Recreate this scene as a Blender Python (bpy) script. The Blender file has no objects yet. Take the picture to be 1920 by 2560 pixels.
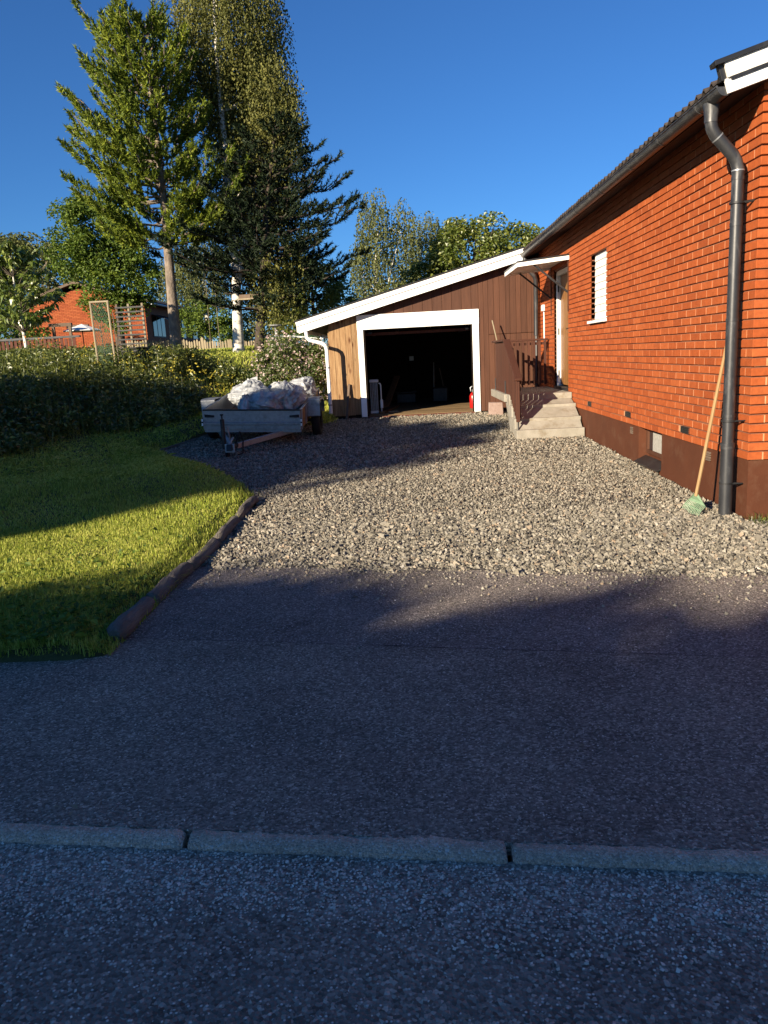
import bpy, bmesh, math, random
import numpy as np
from mathutils import Matrix, Vector, noise as mnoise

random.seed(7)
rng = np.random.default_rng(11)
SC = bpy.context.scene
COL = SC.collection

# ------------------------------------------------------------------ camera
cam_d = bpy.data.cameras.new('camera')
cam = bpy.data.objects.new('camera', cam_d); COL.objects.link(cam)
cam_d.sensor_fit = 'VERTICAL'; cam_d.sensor_height = 32.0; cam_d.sensor_width = 24.0
cam_d.lens = 32.0 * 1921.0 / 2560.0
cam_d.clip_start = 0.05; cam_d.clip_end = 2000
_r = 0.052
_dy = Vector((52, 396, -1921)).normalized()
_u = Vector((-math.sin(_r), math.cos(_r), (396*math.cos(_r)-52*math.sin(_r))/1921)).normalized()
_dx = _dy.cross(_u)
CR = Matrix((_dx, _dy, _u))
cam.matrix_world = Matrix.Translation((0, 0, 1.5)) @ CR.to_4x4()
SC.camera = cam

# ------------------------------------------------------------------ sky, sun, exposure
SUN_EL = math.radians(18.0)
SUN_H = Vector((-0.608, -0.794, 0)).normalized()          # towards the sun, on the ground plane
to_sun = (SUN_H*math.cos(SUN_EL) + Vector((0, 0, math.sin(SUN_EL)))).normalized()
world = bpy.data.worlds.new('World'); SC.world = world; world.use_nodes = True
wn = world.node_tree.nodes; wl = world.node_tree.links
bg = wn['Background']
sky = wn.new('ShaderNodeTexSky'); sky.sky_type = 'NISHITA'; sky.sun_disc = False
sky.sun_elevation = SUN_EL; sky.sun_rotation = math.atan2(SUN_H.x, SUN_H.y)
sky.altitude = 200; sky.air_density = 1.0; sky.dust_density = 0.0; sky.ozone_density = 10.0
wl.new(sky.outputs[0], bg.inputs[0]); bg.inputs[1].default_value = 0.058
sun_d = bpy.data.lights.new('sun', 'SUN'); sun_d.energy = 5.0; sun_d.angle = math.radians(0.53)
sun_d.color = (1.0, 0.86, 0.66)
sun = bpy.data.objects.new('sun', sun_d); COL.objects.link(sun)
sun.rotation_euler = to_sun.to_track_quat('Z', 'Y').to_euler()
sun.location = (-8, -10, 12)
vs = SC.view_settings
vs.view_transform = 'Standard'; vs.look = 'None'; vs.gamma = 1.0; vs.exposure = 1.2; vs.use_curve_mapping = False
SC.render.engine = 'CYCLES'
SC.cycles.use_denoising = True
SC.cycles.max_bounces = 6; SC.cycles.diffuse_bounces = 3; SC.cycles.glossy_bounces = 2
SC.cycles.transmission_bounces = 4; SC.cycles.transparent_max_bounces = 8
SC.cycles.sample_clamp_indirect = 6

# ------------------------------------------------------------------ materials
def _n(nt, t, **kw):
    n = nt.nodes.new(t)
    for k, v in kw.items():
        if k.startswith('i_'):
            n.inputs[k[2:].replace('_', ' ')].default_value = v
        else: setattr(n, k, v)
    return n

def rgba(c): return (c[0], c[1], c[2], 1.0)

def coords(nt, scale=(1, 1, 1), objrand=True):
    g = _n(nt, 'ShaderNodeNewGeometry')
    m = _n(nt, 'ShaderNodeMapping'); m.inputs['Scale'].default_value = scale
    src = g.outputs['Position']
    if objrand:
        oi = _n(nt, 'ShaderNodeObjectInfo')
        mul = _n(nt, 'ShaderNodeMath', operation='MULTIPLY'); mul.inputs[1].default_value = 17.0
        nt.links.new(oi.outputs['Random'], mul.inputs[0])
        ad = _n(nt, 'ShaderNodeVectorMath', operation='ADD')
        nt.links.new(src, ad.inputs[0]); nt.links.new(mul.outputs[0], ad.inputs[1]); src = ad.outputs[0]
    nt.links.new(src, m.inputs['Vector'])
    return m.outputs[0]

def ramp(nt, fac, stops):
    r = _n(nt, 'ShaderNodeValToRGB')
    e = r.color_ramp.elements
    while len(e) < len(stops): e.new(0.5)
    for el, (p, c) in zip(e, stops): el.position = p; el.color = rgba(c) if len(c) == 3 else c
    nt.links.new(fac, r.inputs[0]); return r.outputs[0]

def mixc(nt, fac, a, b, mode='MIX'):
    m = _n(nt, 'ShaderNodeMix', data_type='RGBA', blend_type=mode)
    if isinstance(fac, (int, float)): m.inputs['Factor'].default_value = fac
    else: nt.links.new(fac, m.inputs['Factor'])
    for s, i in ((a, 6), (b, 7)):
        if isinstance(s, tuple): m.inputs[i].default_value = rgba(s)
        else: nt.links.new(s, m.inputs[i])
    return m.outputs[2]

def noise(nt, vec, scale, detail=4, rough=0.6):
    n = _n(nt, 'ShaderNodeTexNoise'); n.inputs['Scale'].default_value = scale
    n.inputs['Detail'].default_value = detail; n.inputs['Roughness'].default_value = rough
    nt.links.new(vec, n.inputs['Vector']); return n.outputs[0]

def bump(nt, h, strength, dist=0.01):
    b = _n(nt, 'ShaderNodeBump'); b.inputs['Strength'].default_value = strength; b.inputs['Distance'].default_value = dist
    nt.links.new(h, b.inputs['Height']); return b.outputs[0]

def new_mat(name):
    m = bpy.data.materials.new(name); m.use_nodes = True
    nt = m.node_tree; p = nt.nodes['Principled BSDF']
    return m, nt, p

ALB = 0.62
def basic(name, c1, c2, scale=8, rough=0.7, bstr=0.3, bscale=60, vscale=(1, 1, 1), metallic=0.0, dirt=None, dscale=3, bdist=0.004, spec=0.4, objrand=True, alb=ALB):
    c1 = tuple(x*alb for x in c1); c2 = tuple(x*alb for x in c2); dirt = None if dirt is None else tuple(x*alb for x in dirt)
    """two-tone noise colour with fine relief, optional dirt colour in patches"""
    m, nt, p = new_mat(name)
    v = coords(nt, vscale, objrand)
    n1 = noise(nt, v, scale)
    c = ramp(nt, n1, [(0.3, c1), (0.7, c2)])
    if dirt is not None:
        nd = noise(nt, v, dscale, 6, 0.7)
        f = ramp(nt, nd, [(0.52, (0, 0, 0)), (0.72, (1, 1, 1))])
        c = mixc(nt, f, c, dirt)
    nt.links.new(c, p.inputs['Base Color'])
    p.inputs['Roughness'].default_value = rough; p.inputs['Metallic'].default_value = metallic
    p.inputs['Specular IOR Level'].default_value = spec
    nt.links.new(bump(nt, noise(nt, v, bscale, 5, 0.65), bstr, bdist), p.inputs['Normal'])
    return m

def mat_brick(name, a, b, c):
    a, b, c = (tuple(x*ALB for x in q) for q in (a, b, c))
    m, nt, p = new_mat(name)
    at = _n(nt, 'ShaderNodeAttribute', attribute_name='var')
    oi = _n(nt, 'ShaderNodeObjectInfo')
    s = _n(nt, 'ShaderNodeMath', operation='ADD'); nt.links.new(at.outputs['Fac'], s.inputs[0]); nt.links.new(oi.outputs['Random'], s.inputs[1])
    fr = _n(nt, 'ShaderNodeMath', operation='FRACT'); nt.links.new(s.outputs[0], fr.inputs[0])
    base = ramp(nt, fr.outputs[0], [(0.0, a), (0.5, b), (0.85, c), (1.0, (a[0]*.88, a[1]*.86, a[2]*.86))])
    v = coords(nt, (1, 1, 1), False)
    n1 = noise(nt, v, 22, 5, 0.7)
    base = mixc(nt, ramp(nt, n1, [(0.35, (0.72, 0.72, 0.72)), (0.62, (1.06, 1.06, 1.06))]), (0, 0, 0), base, 'MIX') if False else mixc(nt, 1.0, base, ramp(nt, n1, [(0.3, (0.74, 0.72, 0.7)), (0.65, (1.0, 1.0, 1.0))]), 'MULTIPLY')
    n2 = noise(nt, v, 1.6, 5, 0.7)      # pale lime bloom
    base = mixc(nt, ramp(nt, n2, [(0.6, (0, 0, 0)), (0.85, (0.08, 0.08, 0.08))]), base, (0.4, 0.2, 0.13))
    nt.links.new(base, p.inputs['Base Color']); p.inputs['Roughness'].default_value = 0.85
    p.inputs['Specular IOR Level'].default_value = 0.25
    nt.links.new(bump(nt, noise(nt, v, 160, 4, 0.7), 0.5, 0.003), p.inputs['Normal'])
    return m

def mat_wood(name, a, b, knot, grain=14, kn=0.06, rough=0.75, axis='Z', spec=0.25, alb=ALB):
    a, b, knot = (tuple(x*alb for x in q) for q in (a, b, knot))
    m, nt, p = new_mat(name)
    st = {'Z': (1, 1, .07), 'X': (.07, 1, 1), 'Y': (1, .07, 1)}[axis]
    v = coords(nt, st)
    n1 = noise(nt, v, grain*2.2, 6, 0.7)
    c = ramp(nt, n1, [(0.28, a), (0.5, tuple((x+y)/2 for x, y in zip(a, b))), (0.72, b)])
    v2 = coords(nt, {'Z': (1, 1, .45), 'X': (.45, 1, 1), 'Y': (1, .45, 1)}[axis])
    vo = _n(nt, 'ShaderNodeTexVoronoi'); vo.inputs['Scale'].default_value = 5.5
    nt.links.new(v2, vo.inputs['Vector'])
    k = ramp(nt, vo.outputs['Distance'], [(kn*.5, (1, 1, 1)), (kn*1.6, (0, 0, 0))])
    c = mixc(nt, k, c, knot)
    oi = _n(nt, 'ShaderNodeObjectInfo')
    c = mixc(nt, 1.0, c, ramp(nt, oi.outputs['Random'], [(0, (0.72, 0.72, 0.72)), (1, (1.0, 1.0, 1.0))]), 'MULTIPLY')
    nt.links.new(c, p.inputs['Base Color']); p.inputs['Roughness'].default_value = rough
    p.inputs['Specular IOR Level'].default_value = spec
    nt.links.new(bump(nt, n1, 0.35, 0.003), p.inputs['Normal'])
    return m

def mat_leaf(name, dark, mid, light, trans=0.45, rough=0.5, nscale=1.2, gloss=0.06):
    m, nt, p = new_mat(name)
    nt.nodes.remove(p)
    out = nt.nodes['Material Output']
    g = _n(nt, 'ShaderNodeNewGeometry')
    isl = g.outputs['Random Per Island']
    nz = noise(nt, coords(nt, (1, 1, 1), False), nscale, 2)
    s = _n(nt, 'ShaderNodeMath', operation='MULTIPLY_ADD'); nt.links.new(isl, s.inputs[0]); s.inputs[1].default_value = 0.55
    t = _n(nt, 'ShaderNodeMath', operation='MULTIPLY'); nt.links.new(nz, t.inputs[0]); t.inputs[1].default_value = 0.6
    nt.links.new(t.outputs[0], s.inputs[2])
    c = ramp(nt, s.outputs[0], [(0.2, dark), (0.55, mid), (0.92, light)])
    d = _n(nt, 'ShaderNodeBsdfDiffuse'); nt.links.new(c, d.inputs[0])
    tr = _n(nt, 'ShaderNodeBsdfTranslucent')
    c2 = mixc(nt, 0.5, c, (0.35, 0.4, 0.03), 'MULTIPLY'); c2 = mixc(nt, 0.55, c, c2)
    nt.links.new(c, tr.inputs[0])
    mx = _n(nt, 'ShaderNodeMixShader'); mx.inputs[0].default_value = trans
    nt.links.new(d.outputs[0], mx.inputs[1]); nt.links.new(tr.outputs[0], mx.inputs[2])
    gl = _n(nt, 'ShaderNodeBsdfGlossy'); gl.inputs['Roughness'].default_value = rough; gl.inputs[0].default_value = (.9, .9, .85, 1)
    mx2 = _n(nt, 'ShaderNodeMixShader'); mx2.inputs[0].default_value = gloss
    nt.links.new(mx.outputs[0], mx2.inputs[1]); nt.links.new(gl.outputs[0], mx2.inputs[2])
    nt.links.new(mx2.outputs[0], out.inputs[0])
    return m

def mat_asphalt(name, base, chip, chip_amt, tint, band=False, scale=110, flat=0.0):
    """tar with crushed stone; the worn strip along the kerb shows more pale chips"""
    m, nt, p = new_mat(name)
    v = coords(nt, (1, 1, 1), False)
    vo = _n(nt, 'ShaderNodeTexVoronoi'); vo.inputs['Scale'].default_value = scale; nt.links.new(v, vo.inputs['Vector'])
    sep = _n(nt, 'ShaderNodeSeparateColor'); nt.links.new(vo.outputs['Color'], sep.inputs[0])
    big = noise(nt, v, 1.1, 5, 0.65)
    mid_ = noise(nt, v, 7, 4, 0.6)
    c = ramp(nt, sep.outputs[0], [(0.0, tuple(x*.45 for x in base)), (0.5, tuple(x*.9 for x in base)), (0.85, tuple(x*1.3 for x in base)), (1.0, tuple(min(.8, x*2.2) for x in base))])
    if flat: c = mixc(nt, flat, c, base)
    c = mixc(nt, 1.0, c, ramp(nt, big, [(0.25, (0.55, 0.55, 0.56)), (0.5, (0.95, 0.95, 0.95)), (0.75, (1.25, 1.23, 1.2))]), 'MULTIPLY')
    c = mixc(nt, ramp(nt, mid_, [(0.5, (0, 0, 0)), (0.75, (.5, .5, .5))]), c, tint)
    # pale chips
    thr = _n(nt, 'ShaderNodeMath', operation='GREATER_THAN')
    nt.links.new(sep.outputs[1], thr.inputs[0]); thr.inputs[1].default_value = 1.0-chip_amt
    fac = thr.outputs[0]
    if band:
        sx = _n(nt, 'ShaderNodeSeparateXYZ'); nt.links.new(v, sx.inputs[0])
        a = _n(nt, 'ShaderNodeMath', operation='MULTIPLY_ADD'); nt.links.new(sx.outputs[0], a.inputs[0]); a.inputs[1].default_value = 0.109
        nt.links.new(sx.outputs[1], a.inputs[2])
        nb = _n(nt, 'ShaderNodeMath', operation='MULTIPLY_ADD'); nt.links.new(mid_, nb.inputs[0]); nb.inputs[1].default_value = .16; nt.links.new(a.outputs[0], nb.inputs[2])
        bandf = ramp(nt, nb.outputs[0], [(0.0, (0, 0, 0)), (1.0, (1, 1, 1))])
        mr = _n(nt, 'ShaderNodeMapRange'); nt.links.new(nb.outputs[0], mr.inputs[0])
        mr.inputs[1].default_value = 1.84; mr.inputs[2].default_value = 1.99; mr.inputs[3].default_value = 0.0; mr.inputs[4].default_value = 1.0
        prob = _n(nt, 'ShaderNodeMath', operation='MULTIPLY_ADD'); nt.links.new(mr.outputs[0], prob.inputs[0]); prob.inputs[1].default_value = -0.26; prob.inputs[2].default_value = 1.0-chip_amt
        nt.links.new(prob.outputs[0], thr.inputs[1])
        c = mixc(nt, mr.outputs[0], c, mixc(nt, 1.0, c, (1.25, 1.25, 1.25), 'MULTIPLY'))
    inner = ramp(nt, vo.outputs['Distance'], [(0.25, (1, 1, 1)), (0.5, (0, 0, 0))])
    ff = _n(nt, 'ShaderNodeMath', operation='MULTIPLY'); nt.links.new(fac, ff.inputs[0]); nt.links.new(inner, ff.inputs[1])
    cc = mixc(nt, sep.outputs[2], chip, tuple(x*.5 for x in chip))
    c = mixc(nt, ff.outputs[0], c, cc)
    nt.links.new(c, p.inputs['Base Color']); p.inputs['Roughness'].default_value = 0.88
    p.inputs['Specular IOR Level'].default_value = 0.22
    h = _n(nt, 'ShaderNodeMath', operation='MULTIPLY_ADD'); nt.links.new(vo.outputs['Distance'], h.inputs[0]); h.inputs[1].default_value = -1.0; nt.links.new(sep.outputs[2], h.inputs[2])
    nt.links.new(bump(nt, h.outputs[0], 1.0, 0.009), p.inputs['Normal'])
    return m

M = {}
M['brick'] = mat_brick('brick', (0.54, 0.118, 0.027), (0.60, 0.136, 0.032), (0.66, 0.162, 0.042))
M['mortar'] = basic('mortar', (0.72, 0.33, 0.15), (0.82, 0.44, 0.23), 18, 0.9, 0.4, 120)
M['mortar_deep'] = basic('mortar_bed', (0.30, 0.11, 0.06), (0.38, 0.16, 0.09), 18, 0.9, 0.4, 120)
M['plinth'] = basic('plinth_paint', (0.115, 0.036, 0.015), (0.145, 0.047, 0.020), 3, 0.8, 0.45, 90, dirt=(0.165, 0.072, 0.038), dscale=4, spec=0.25)
M['white'] = basic('white_paint', (0.80, 0.79, 0.75), (0.88, 0.87, 0.83), 5, 0.5, 0.15, 70, vscale=(.3, 1, 1), alb=1.0)
M['white_worn'] = basic('worn_white_paint', (0.72, 0.70, 0.64), (0.86, 0.84, 0.79), 9, 0.6, 0.3, 60, vscale=(.25, 1, 1), dirt=(0.50, 0.47, 0.40), dscale=7, alb=1.0)
M['blackmetal'] = basic('black_sheet_metal', (0.018, 0.018, 0.018), (0.030, 0.029, 0.028), 5, 0.38, 0.1, 40, metallic=0.0, dirt=(0.05, 0.05, 0.048), dscale=6, spec=0.6)
M['pipe'] = basic('dark_grey_zinc', (0.026, 0.027, 0.030), (0.050, 0.051, 0.055), 9, 0.42, 0.3, 18, vscale=(1, 1, .4), dirt=(0.14, 0.14, 0.14), dscale=7, spec=0.6)
M['tile'] = basic('concrete_roof_tile', (0.055, 0.042, 0.036), (0.10, 0.078, 0.065), 12, 0.85, 0.5, 90, dirt=(0.15, 0.12, 0.10), dscale=9)
M['soffit'] = basic('dark_brown_board', (0.022, 0.011, 0.009), (0.035, 0.018, 0.014), 6, 0.8, 0.2, 50, vscale=(1, .2, 1))
M['stain'] = mat_wood('brown_stained_board', (0.115, 0.047, 0.026), (0.19, 0.080, 0.044), (0.06, 0.022, 0.012), 12, 0.03, 0.6)
M['railwood'] = mat_wood('brown_stained_rail', (0.105, 0.040, 0.024), (0.15, 0.056, 0.033), (0.06, 0.022, 0.012), 12, 0.02, 0.6)
M['rawpine'] = mat_wood('raw_pine_board', (0.26, 0.125, 0.052), (0.68, 0.44, 0.22), (0.15, 0.055, 0.02), 15, 0.13, 0.8)
M['floorwood'] = mat_wood('worn_floor_board', (0.30, 0.19, 0.09), (0.46, 0.31, 0.16), (0.2, 0.12, 0.06), 12, 0.03, 0.8, axis='X')
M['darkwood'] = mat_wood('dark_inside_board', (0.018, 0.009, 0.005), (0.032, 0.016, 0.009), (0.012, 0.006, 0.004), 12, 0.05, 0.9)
M['lumber'] = mat_wood('timber', (0.20, 0.10, 0.05), (0.33, 0.18, 0.09), (0.1, 0.05, 0.02), 12, 0.04, 0.8, axis='Y')
M['doorwood'] = mat_wood('varnished_oak', (0.30, 0.125, 0.032), (0.46, 0.215, 0.06), (0.25, 0.1, 0.03), 16, 0.02, 0.42, spec=0.5)
M['greywood'] = mat_wood('weathered_wood', (0.19, 0.13, 0.09), (0.30, 0.22, 0.16), (0.1, 0.07, 0.05), 12, 0.03, 0.85)
M['concrete'] = basic('concrete', (0.38, 0.345, 0.275), (0.50, 0.46, 0.38), 7, 0.85, 0.5, 80, dirt=(0.28, 0.22, 0.14), dscale=5)
M['kerb'] = mat_asphalt('kerb_concrete', (0.72, 0.52, 0.39), (0.82, 0.66, 0.53), 0.08, (0.48, 0.35, 0.27), scale=150, flat=.45)
M['granite'] = basic('pink_granite', (0.40, 0.27, 0.22), (0.52, 0.38, 0.32), 30, 0.8, 0.6, 60, dirt=(0.3, 0.2, 0.16))
M['steel'] = basic('galvanised_steel', (0.26, 0.27, 0.28), (0.36, 0.37, 0.38), 16, 0.45, 0.08, 30, metallic=0.55, dirt=(0.20, 0.20, 0.20), dscale=5, alb=1.0)
M['steel_dark'] = basic('dark_steel', (0.035, 0.035, 0.037), (0.07, 0.07, 0.072), 10, 0.5, 0.15, 40, metallic=0.5)
M['rubber'] = basic('rubber', (0.012, 0.012, 0.012), (0.022, 0.022, 0.022), 20, 0.85, 0.4, 80)
M['ply'] = mat_wood('plywood_side', (0.30, 0.16, 0.07), (0.42, 0.24, 0.11), (0.2, 0.1, 0.05), 9, 0.02, 0.6, axis='Y')
M['plastic_white'] = basic('white_plastic', (0.72, 0.72, 0.70), (0.8, 0.8, 0.78), 4, 0.4, 0.05, 30, alb=1.0)
M['red'] = basic('red_enamel', (0.50, 0.012, 0.012), (0.60, 0.02, 0.018), 4, 0.3, 0.05, 30)
M['green_plastic'] = basic('faded_green_plastic', (0.25, 0.42, 0.24), (0.40, 0.55, 0.36), 30, 0.5, 0.2, 60)
M['broomstick'] = mat_wood('ash_handle', (0.42, 0.25, 0.10), (0.58, 0.38, 0.18), (0.3, 0.2, 0.1), 18, 0.01, 0.6)
M['palewood'] = mat_wood('pale_fence_wood', (0.40, 0.32, 0.20), (0.62, 0.52, 0.36), (0.3, 0.2, 0.12), 12, 0.02, 0.85)
M['redwood'] = mat_wood('red_brown_board', (0.14, 0.05, 0.035), (0.24, 0.09, 0.06), (0.1, 0.04, 0.03), 12, 0.02, 0.85)
M['log'] = basic('weathered_log', (0.08, 0.068, 0.055), (0.20, 0.17, 0.14), 16, 0.9, 1.0, 60, vscale=(1, .12, 1), dirt=(0.045, 0.045, 0.028), dscale=9, bdist=0.02, alb=1.0)
M['bark_pine'] = basic('pine_bark', (0.10, 0.080, 0.062), (0.27, 0.215, 0.165), 9, 0.9, 1.0, 14, vscale=(1, 1, .45), bdist=0.03, alb=1.0)
M['bark_dark'] = basic('dark_bark', (0.055, 0.040, 0.030), (0.12, 0.09, 0.07), 9, 0.9, 1.0, 14, vscale=(1, 1, .35), bdist=0.03)
M['bark_birch'] = basic('birch_bark', (0.62, 0.57, 0.48), (0.76, 0.72, 0.64), 8, 0.8, 0.5, 20, vscale=(1, 1, 2.2), dirt=(0.035, 0.03, 0.027), dscale=3.2, bdist=0.01, alb=1.0)
M['twig'] = basic('twig_bark', (0.09, 0.07, 0.05), (0.2, 0.16, 0.12), 12, 0.9, 0.5, 30)
M['net'] = basic('green_wire_net', (0.02, 0.09, 0.045), (0.03, 0.13, 0.065), 6, 0.6, 0.1, 30)
M['pole_metal'] = basic('grey_tube', (0.42, 0.43, 0.42), (0.55, 0.56, 0.54), 6, 0.45, 0.1, 30, metallic=0.3)
M['soil'] = basic('soil_and_turf', (0.045, 0.045, 0.014), (0.090, 0.095, 0.026), 5, 0.95, 0.8, 30, dirt=(0.07, 0.05, 0.03), dscale=2, bdist=0.03, alb=1.0)
M['lawn_far'] = M['soil']
M['asphalt_road'] = mat_asphalt('road_asphalt', (0.28, 0.235, 0.19), (0.86, 0.78, 0.68), 0.11, (0.30, 0.25, 0.205), band=True, scale=108)
M['asphalt_path'] = mat_asphalt('pavement_asphalt', (0.275, 0.235, 0.19), (0.84, 0.76, 0.66), 0.06, (0.295, 0.25, 0.205), scale=115)
M['asphalt_drive'] = mat_asphalt('driveway_asphalt', (0.25, 0.212, 0.18), (0.75, 0.71, 0.66), 0.06, (0.27, 0.23, 0.2), scale=115)
M['felt'] = basic('roofing_felt', (0.022, 0.022, 0.023), (0.035, 0.035, 0.036), 20, 0.9, 0.5, 120)
M['dark_glass'] = basic('window_glass', (0.02, 0.024, 0.03), (0.03, 0.034, 0.04), 2, 0.06, 0.0, 5, spec=0.9)
M['curtain'] = basic('pale_curtain', (0.40, 0.38, 0.33), (0.62, 0.60, 0.54), 30, 0.9, 0.3, 60)
M['nbrick'] = None
M['leaf_pine'] = mat_leaf('pine_needles', (0.030, 0.055, 0.008), (0.110, 0.155, 0.016), (0.26, 0.29, 0.030), 0.16, 0.6, 0.9, 0.015)
M['leaf_spruce'] = mat_leaf('dark_needles', (0.006, 0.014, 0.007), (0.014, 0.026, 0.011), (0.028, 0.045, 0.016), 0.10, 0.6, 0.9, 0.02)
M['leaf_birch'] = mat_leaf('birch_leaves', (0.032, 0.042, 0.010), (0.105, 0.112, 0.024), (0.22, 0.21, 0.055), 0.20, 0.6, 1.0, 0.02)
M['leaf_linden'] = mat_leaf('broad_leaves', (0.035, 0.072, 0.010), (0.100, 0.165, 0.020), (0.21, 0.27, 0.032), 0.42, 0.6, 1.0, 0.025)
M['leaf_maple'] = mat_leaf('maple_leaves', (0.060, 0.095, 0.012), (0.135, 0.180, 0.025), (0.270, 0.270, 0.045), 0.42, 0.45, 0.8, 0.06)
M['leaf_long'] = mat_leaf('long_leaves', (0.065, 0.115, 0.016), (0.150, 0.210, 0.035), (0.320, 0.360, 0.090), 0.42, 0.35, 2.0, 0.08)
M['leaf_far'] = mat_leaf('far_leaves', (0.065, 0.085, 0.026), (0.125, 0.145, 0.045), (0.200, 0.210, 0.070), 0.35, 0.6, 0.6, 0.02)
M['weed'] = mat_leaf('weed_leaves', (0.032, 0.050, 0.010), (0.100, 0.130, 0.022), (0.27, 0.28, 0.05), 0.42, 0.45, 1.6)
M['grass'] = mat_leaf('grass_blades', (0.13, 0.185, 0.020), (0.36, 0.42, 0.048), (0.68, 0.64, 0.16), 0.45, 0.6, 1.1, 0.02)
M['bushleaf'] = mat_leaf('rose_leaves', (0.045, 0.075, 0.018), (0.095, 0.135, 0.030), (0.160, 0.190, 0.050), 0.38, 0.5, 1.5)
M['petal'] = mat_leaf('pale_pink_petals', (0.50, 0.33, 0.30), (0.66, 0.50, 0.46), (0.78, 0.70, 0.66), 0.35, 0.6, 3)
M['yellowflower'] = mat_leaf('yellow_petals', (0.50, 0.40, 0.03), (0.62, 0.52, 0.04), (0.70, 0.6, 0.08), 0.35, 0.6, 3)
M['orangeflower'] = mat_leaf('orange_petals', (0.55, 0.16, 0.02), (0.68, 0.24, 0.03), (0.75, 0.3, 0.05), 0.35, 0.6, 3)

def mat_gravel():
    m, nt, p = new_mat('crushed_stone')
    at = _n(nt, 'ShaderNodeAttribute', attribute_name='var')
    c = ramp(nt, at.outputs['Fac'], [(0.0, (0.055, 0.05, 0.042)), (0.25, (0.15, 0.134, 0.105)), (0.5, (0.25, 0.222, 0.172)), (0.75, (0.34, 0.31, 0.25)), (0.90, (0.32, 0.235, 0.155)), (1.0, (0.50, 0.475, 0.41))])
    v = coords(nt, (1, 1, 1), False)
    c = mixc(nt, 1.0, c, ramp(nt, noise(nt, v, 70, 3), [(0.3, (0.78, 0.78, 0.78)), (0.7, (1.08, 1.08, 1.08))]), 'MULTIPLY')
    nt.links.new(c, p.inputs['Base Color']); p.inputs['Roughness'].default_value = 0.85; p.inputs['Specular IOR Level'].default_value = 0.25
    nt.links.new(bump(nt, noise(nt, v, 220, 3), 0.4, 0.004), p.inputs['Normal'])
    return m
M['gravel'] = mat_gravel()

def mat_chip():
    m, nt, p = new_mat('pale_stone_chip')
    at = _n(nt, 'ShaderNodeAttribute', attribute_name='var')
    c = ramp(nt, at.outputs['Fac'], [(0.0, (0.26, 0.21, 0.165)), (0.4, (0.56, 0.47, 0.38)), (0.8, (0.78, 0.67, 0.56)), (1.0, (0.86, 0.78, 0.68))])
    nt.links.new(c, p.inputs['Base Color']); p.inputs['Roughness'].default_value = 0.75
    return m
M['chip'] = mat_chip()
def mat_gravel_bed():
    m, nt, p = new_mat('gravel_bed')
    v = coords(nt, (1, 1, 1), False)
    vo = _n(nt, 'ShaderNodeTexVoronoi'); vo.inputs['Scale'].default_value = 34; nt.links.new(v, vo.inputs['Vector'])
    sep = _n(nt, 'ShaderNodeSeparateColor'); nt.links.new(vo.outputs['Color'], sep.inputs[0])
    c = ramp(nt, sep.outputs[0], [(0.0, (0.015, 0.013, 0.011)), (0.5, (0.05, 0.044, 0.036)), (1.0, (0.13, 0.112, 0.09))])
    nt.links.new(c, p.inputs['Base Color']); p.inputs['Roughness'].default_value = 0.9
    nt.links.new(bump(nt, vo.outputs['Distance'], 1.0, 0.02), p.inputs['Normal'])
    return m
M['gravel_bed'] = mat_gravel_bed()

def mat_bag():
    m, nt, p = new_mat('clear_plastic_sack')
    out = nt.nodes['Material Output']
    v = coords(nt, (1, 1, 1), True)
    n1 = noise(nt, v, 7, 5, 0.6)
    c = ramp(nt, n1, [(0.34, (0.28, 0.29, 0.30)), (0.5, (0.55, 0.56, 0.56)), (0.66, (0.80, 0.80, 0.79))])
    oi = _n(nt, 'ShaderNodeObjectInfo')
    c = mixc(nt, 1.0, c, ramp(nt, oi.outputs['Random'], [(0, (0.6, 0.62, 0.64)), (1, (1.0, 1.0, 1.0))]), 'MULTIPLY')
    nt.links.new(c, p.inputs['Base Color']); p.inputs['Roughness'].default_value = 0.28; p.inputs['Specular IOR Level'].default_value = 0.6
    nt.links.new(bump(nt, noise(nt, v, 16, 4, 0.6), 0.35, 0.02), p.inputs['Normal'])
    tr = _n(nt, 'ShaderNodeBsdfTranslucent'); nt.links.new(c, tr.inputs[0])
    mx = _n(nt, 'ShaderNodeMixShader'); mx.inputs[0].default_value = 0.25
    nt.links.new(p.outputs[0], mx.inputs[1]); nt.links.new(tr.outputs[0], mx.inputs[2]); nt.links.new(mx.outputs[0], out.inputs[0])
    return m
M['bag'] = mat_bag()
M['nbrick'] = mat_brick('neighbour_brick', (0.46, 0.105, 0.036), (0.54, 0.135, 0.045), (0.58, 0.16, 0.055))

# ------------------------------------------------------------------ mesh helpers
def link(o, parent=None):
    COL.objects.link(o)
    if parent is not None:
        o.parent = parent
        o.matrix_parent_inverse = Matrix.Translation(-Vector(parent.get('_wl', (0, 0, 0))))
    return o

def np_mesh(name, verts, loops_per_face, faces, mat, parent=None, smooth=False, var=None):
    """verts (N,3), faces (F,k) constant k"""
    me = bpy.data.meshes.new(name)
    verts = np.asarray(verts, np.float32); faces = np.asarray(faces, np.int32)
    F, k = faces.shape
    me.vertices.add(len(verts)); me.vertices.foreach_set('co', verts.ravel())
    me.loops.add(F*k); me.loops.foreach_set('vertex_index', faces.ravel())
    me.polygons.add(F); me.polygons.foreach_set('loop_start', np.arange(0, F*k, k, dtype=np.int32))
    me.polygons.foreach_set('loop_total', np.full(F, k, np.int32))
    me.polygons.foreach_set('use_smooth', np.full(F, smooth, bool))
    if var is not None:
        a = me.attributes.new('var', 'FLOAT', 'POINT'); a.data.foreach_set('value', np.asarray(var, np.float32))
    me.update(calc_edges=True)
    me.materials.append(mat)
    o = bpy.data.objects.new(name, me)
    return link(o, parent)

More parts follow.
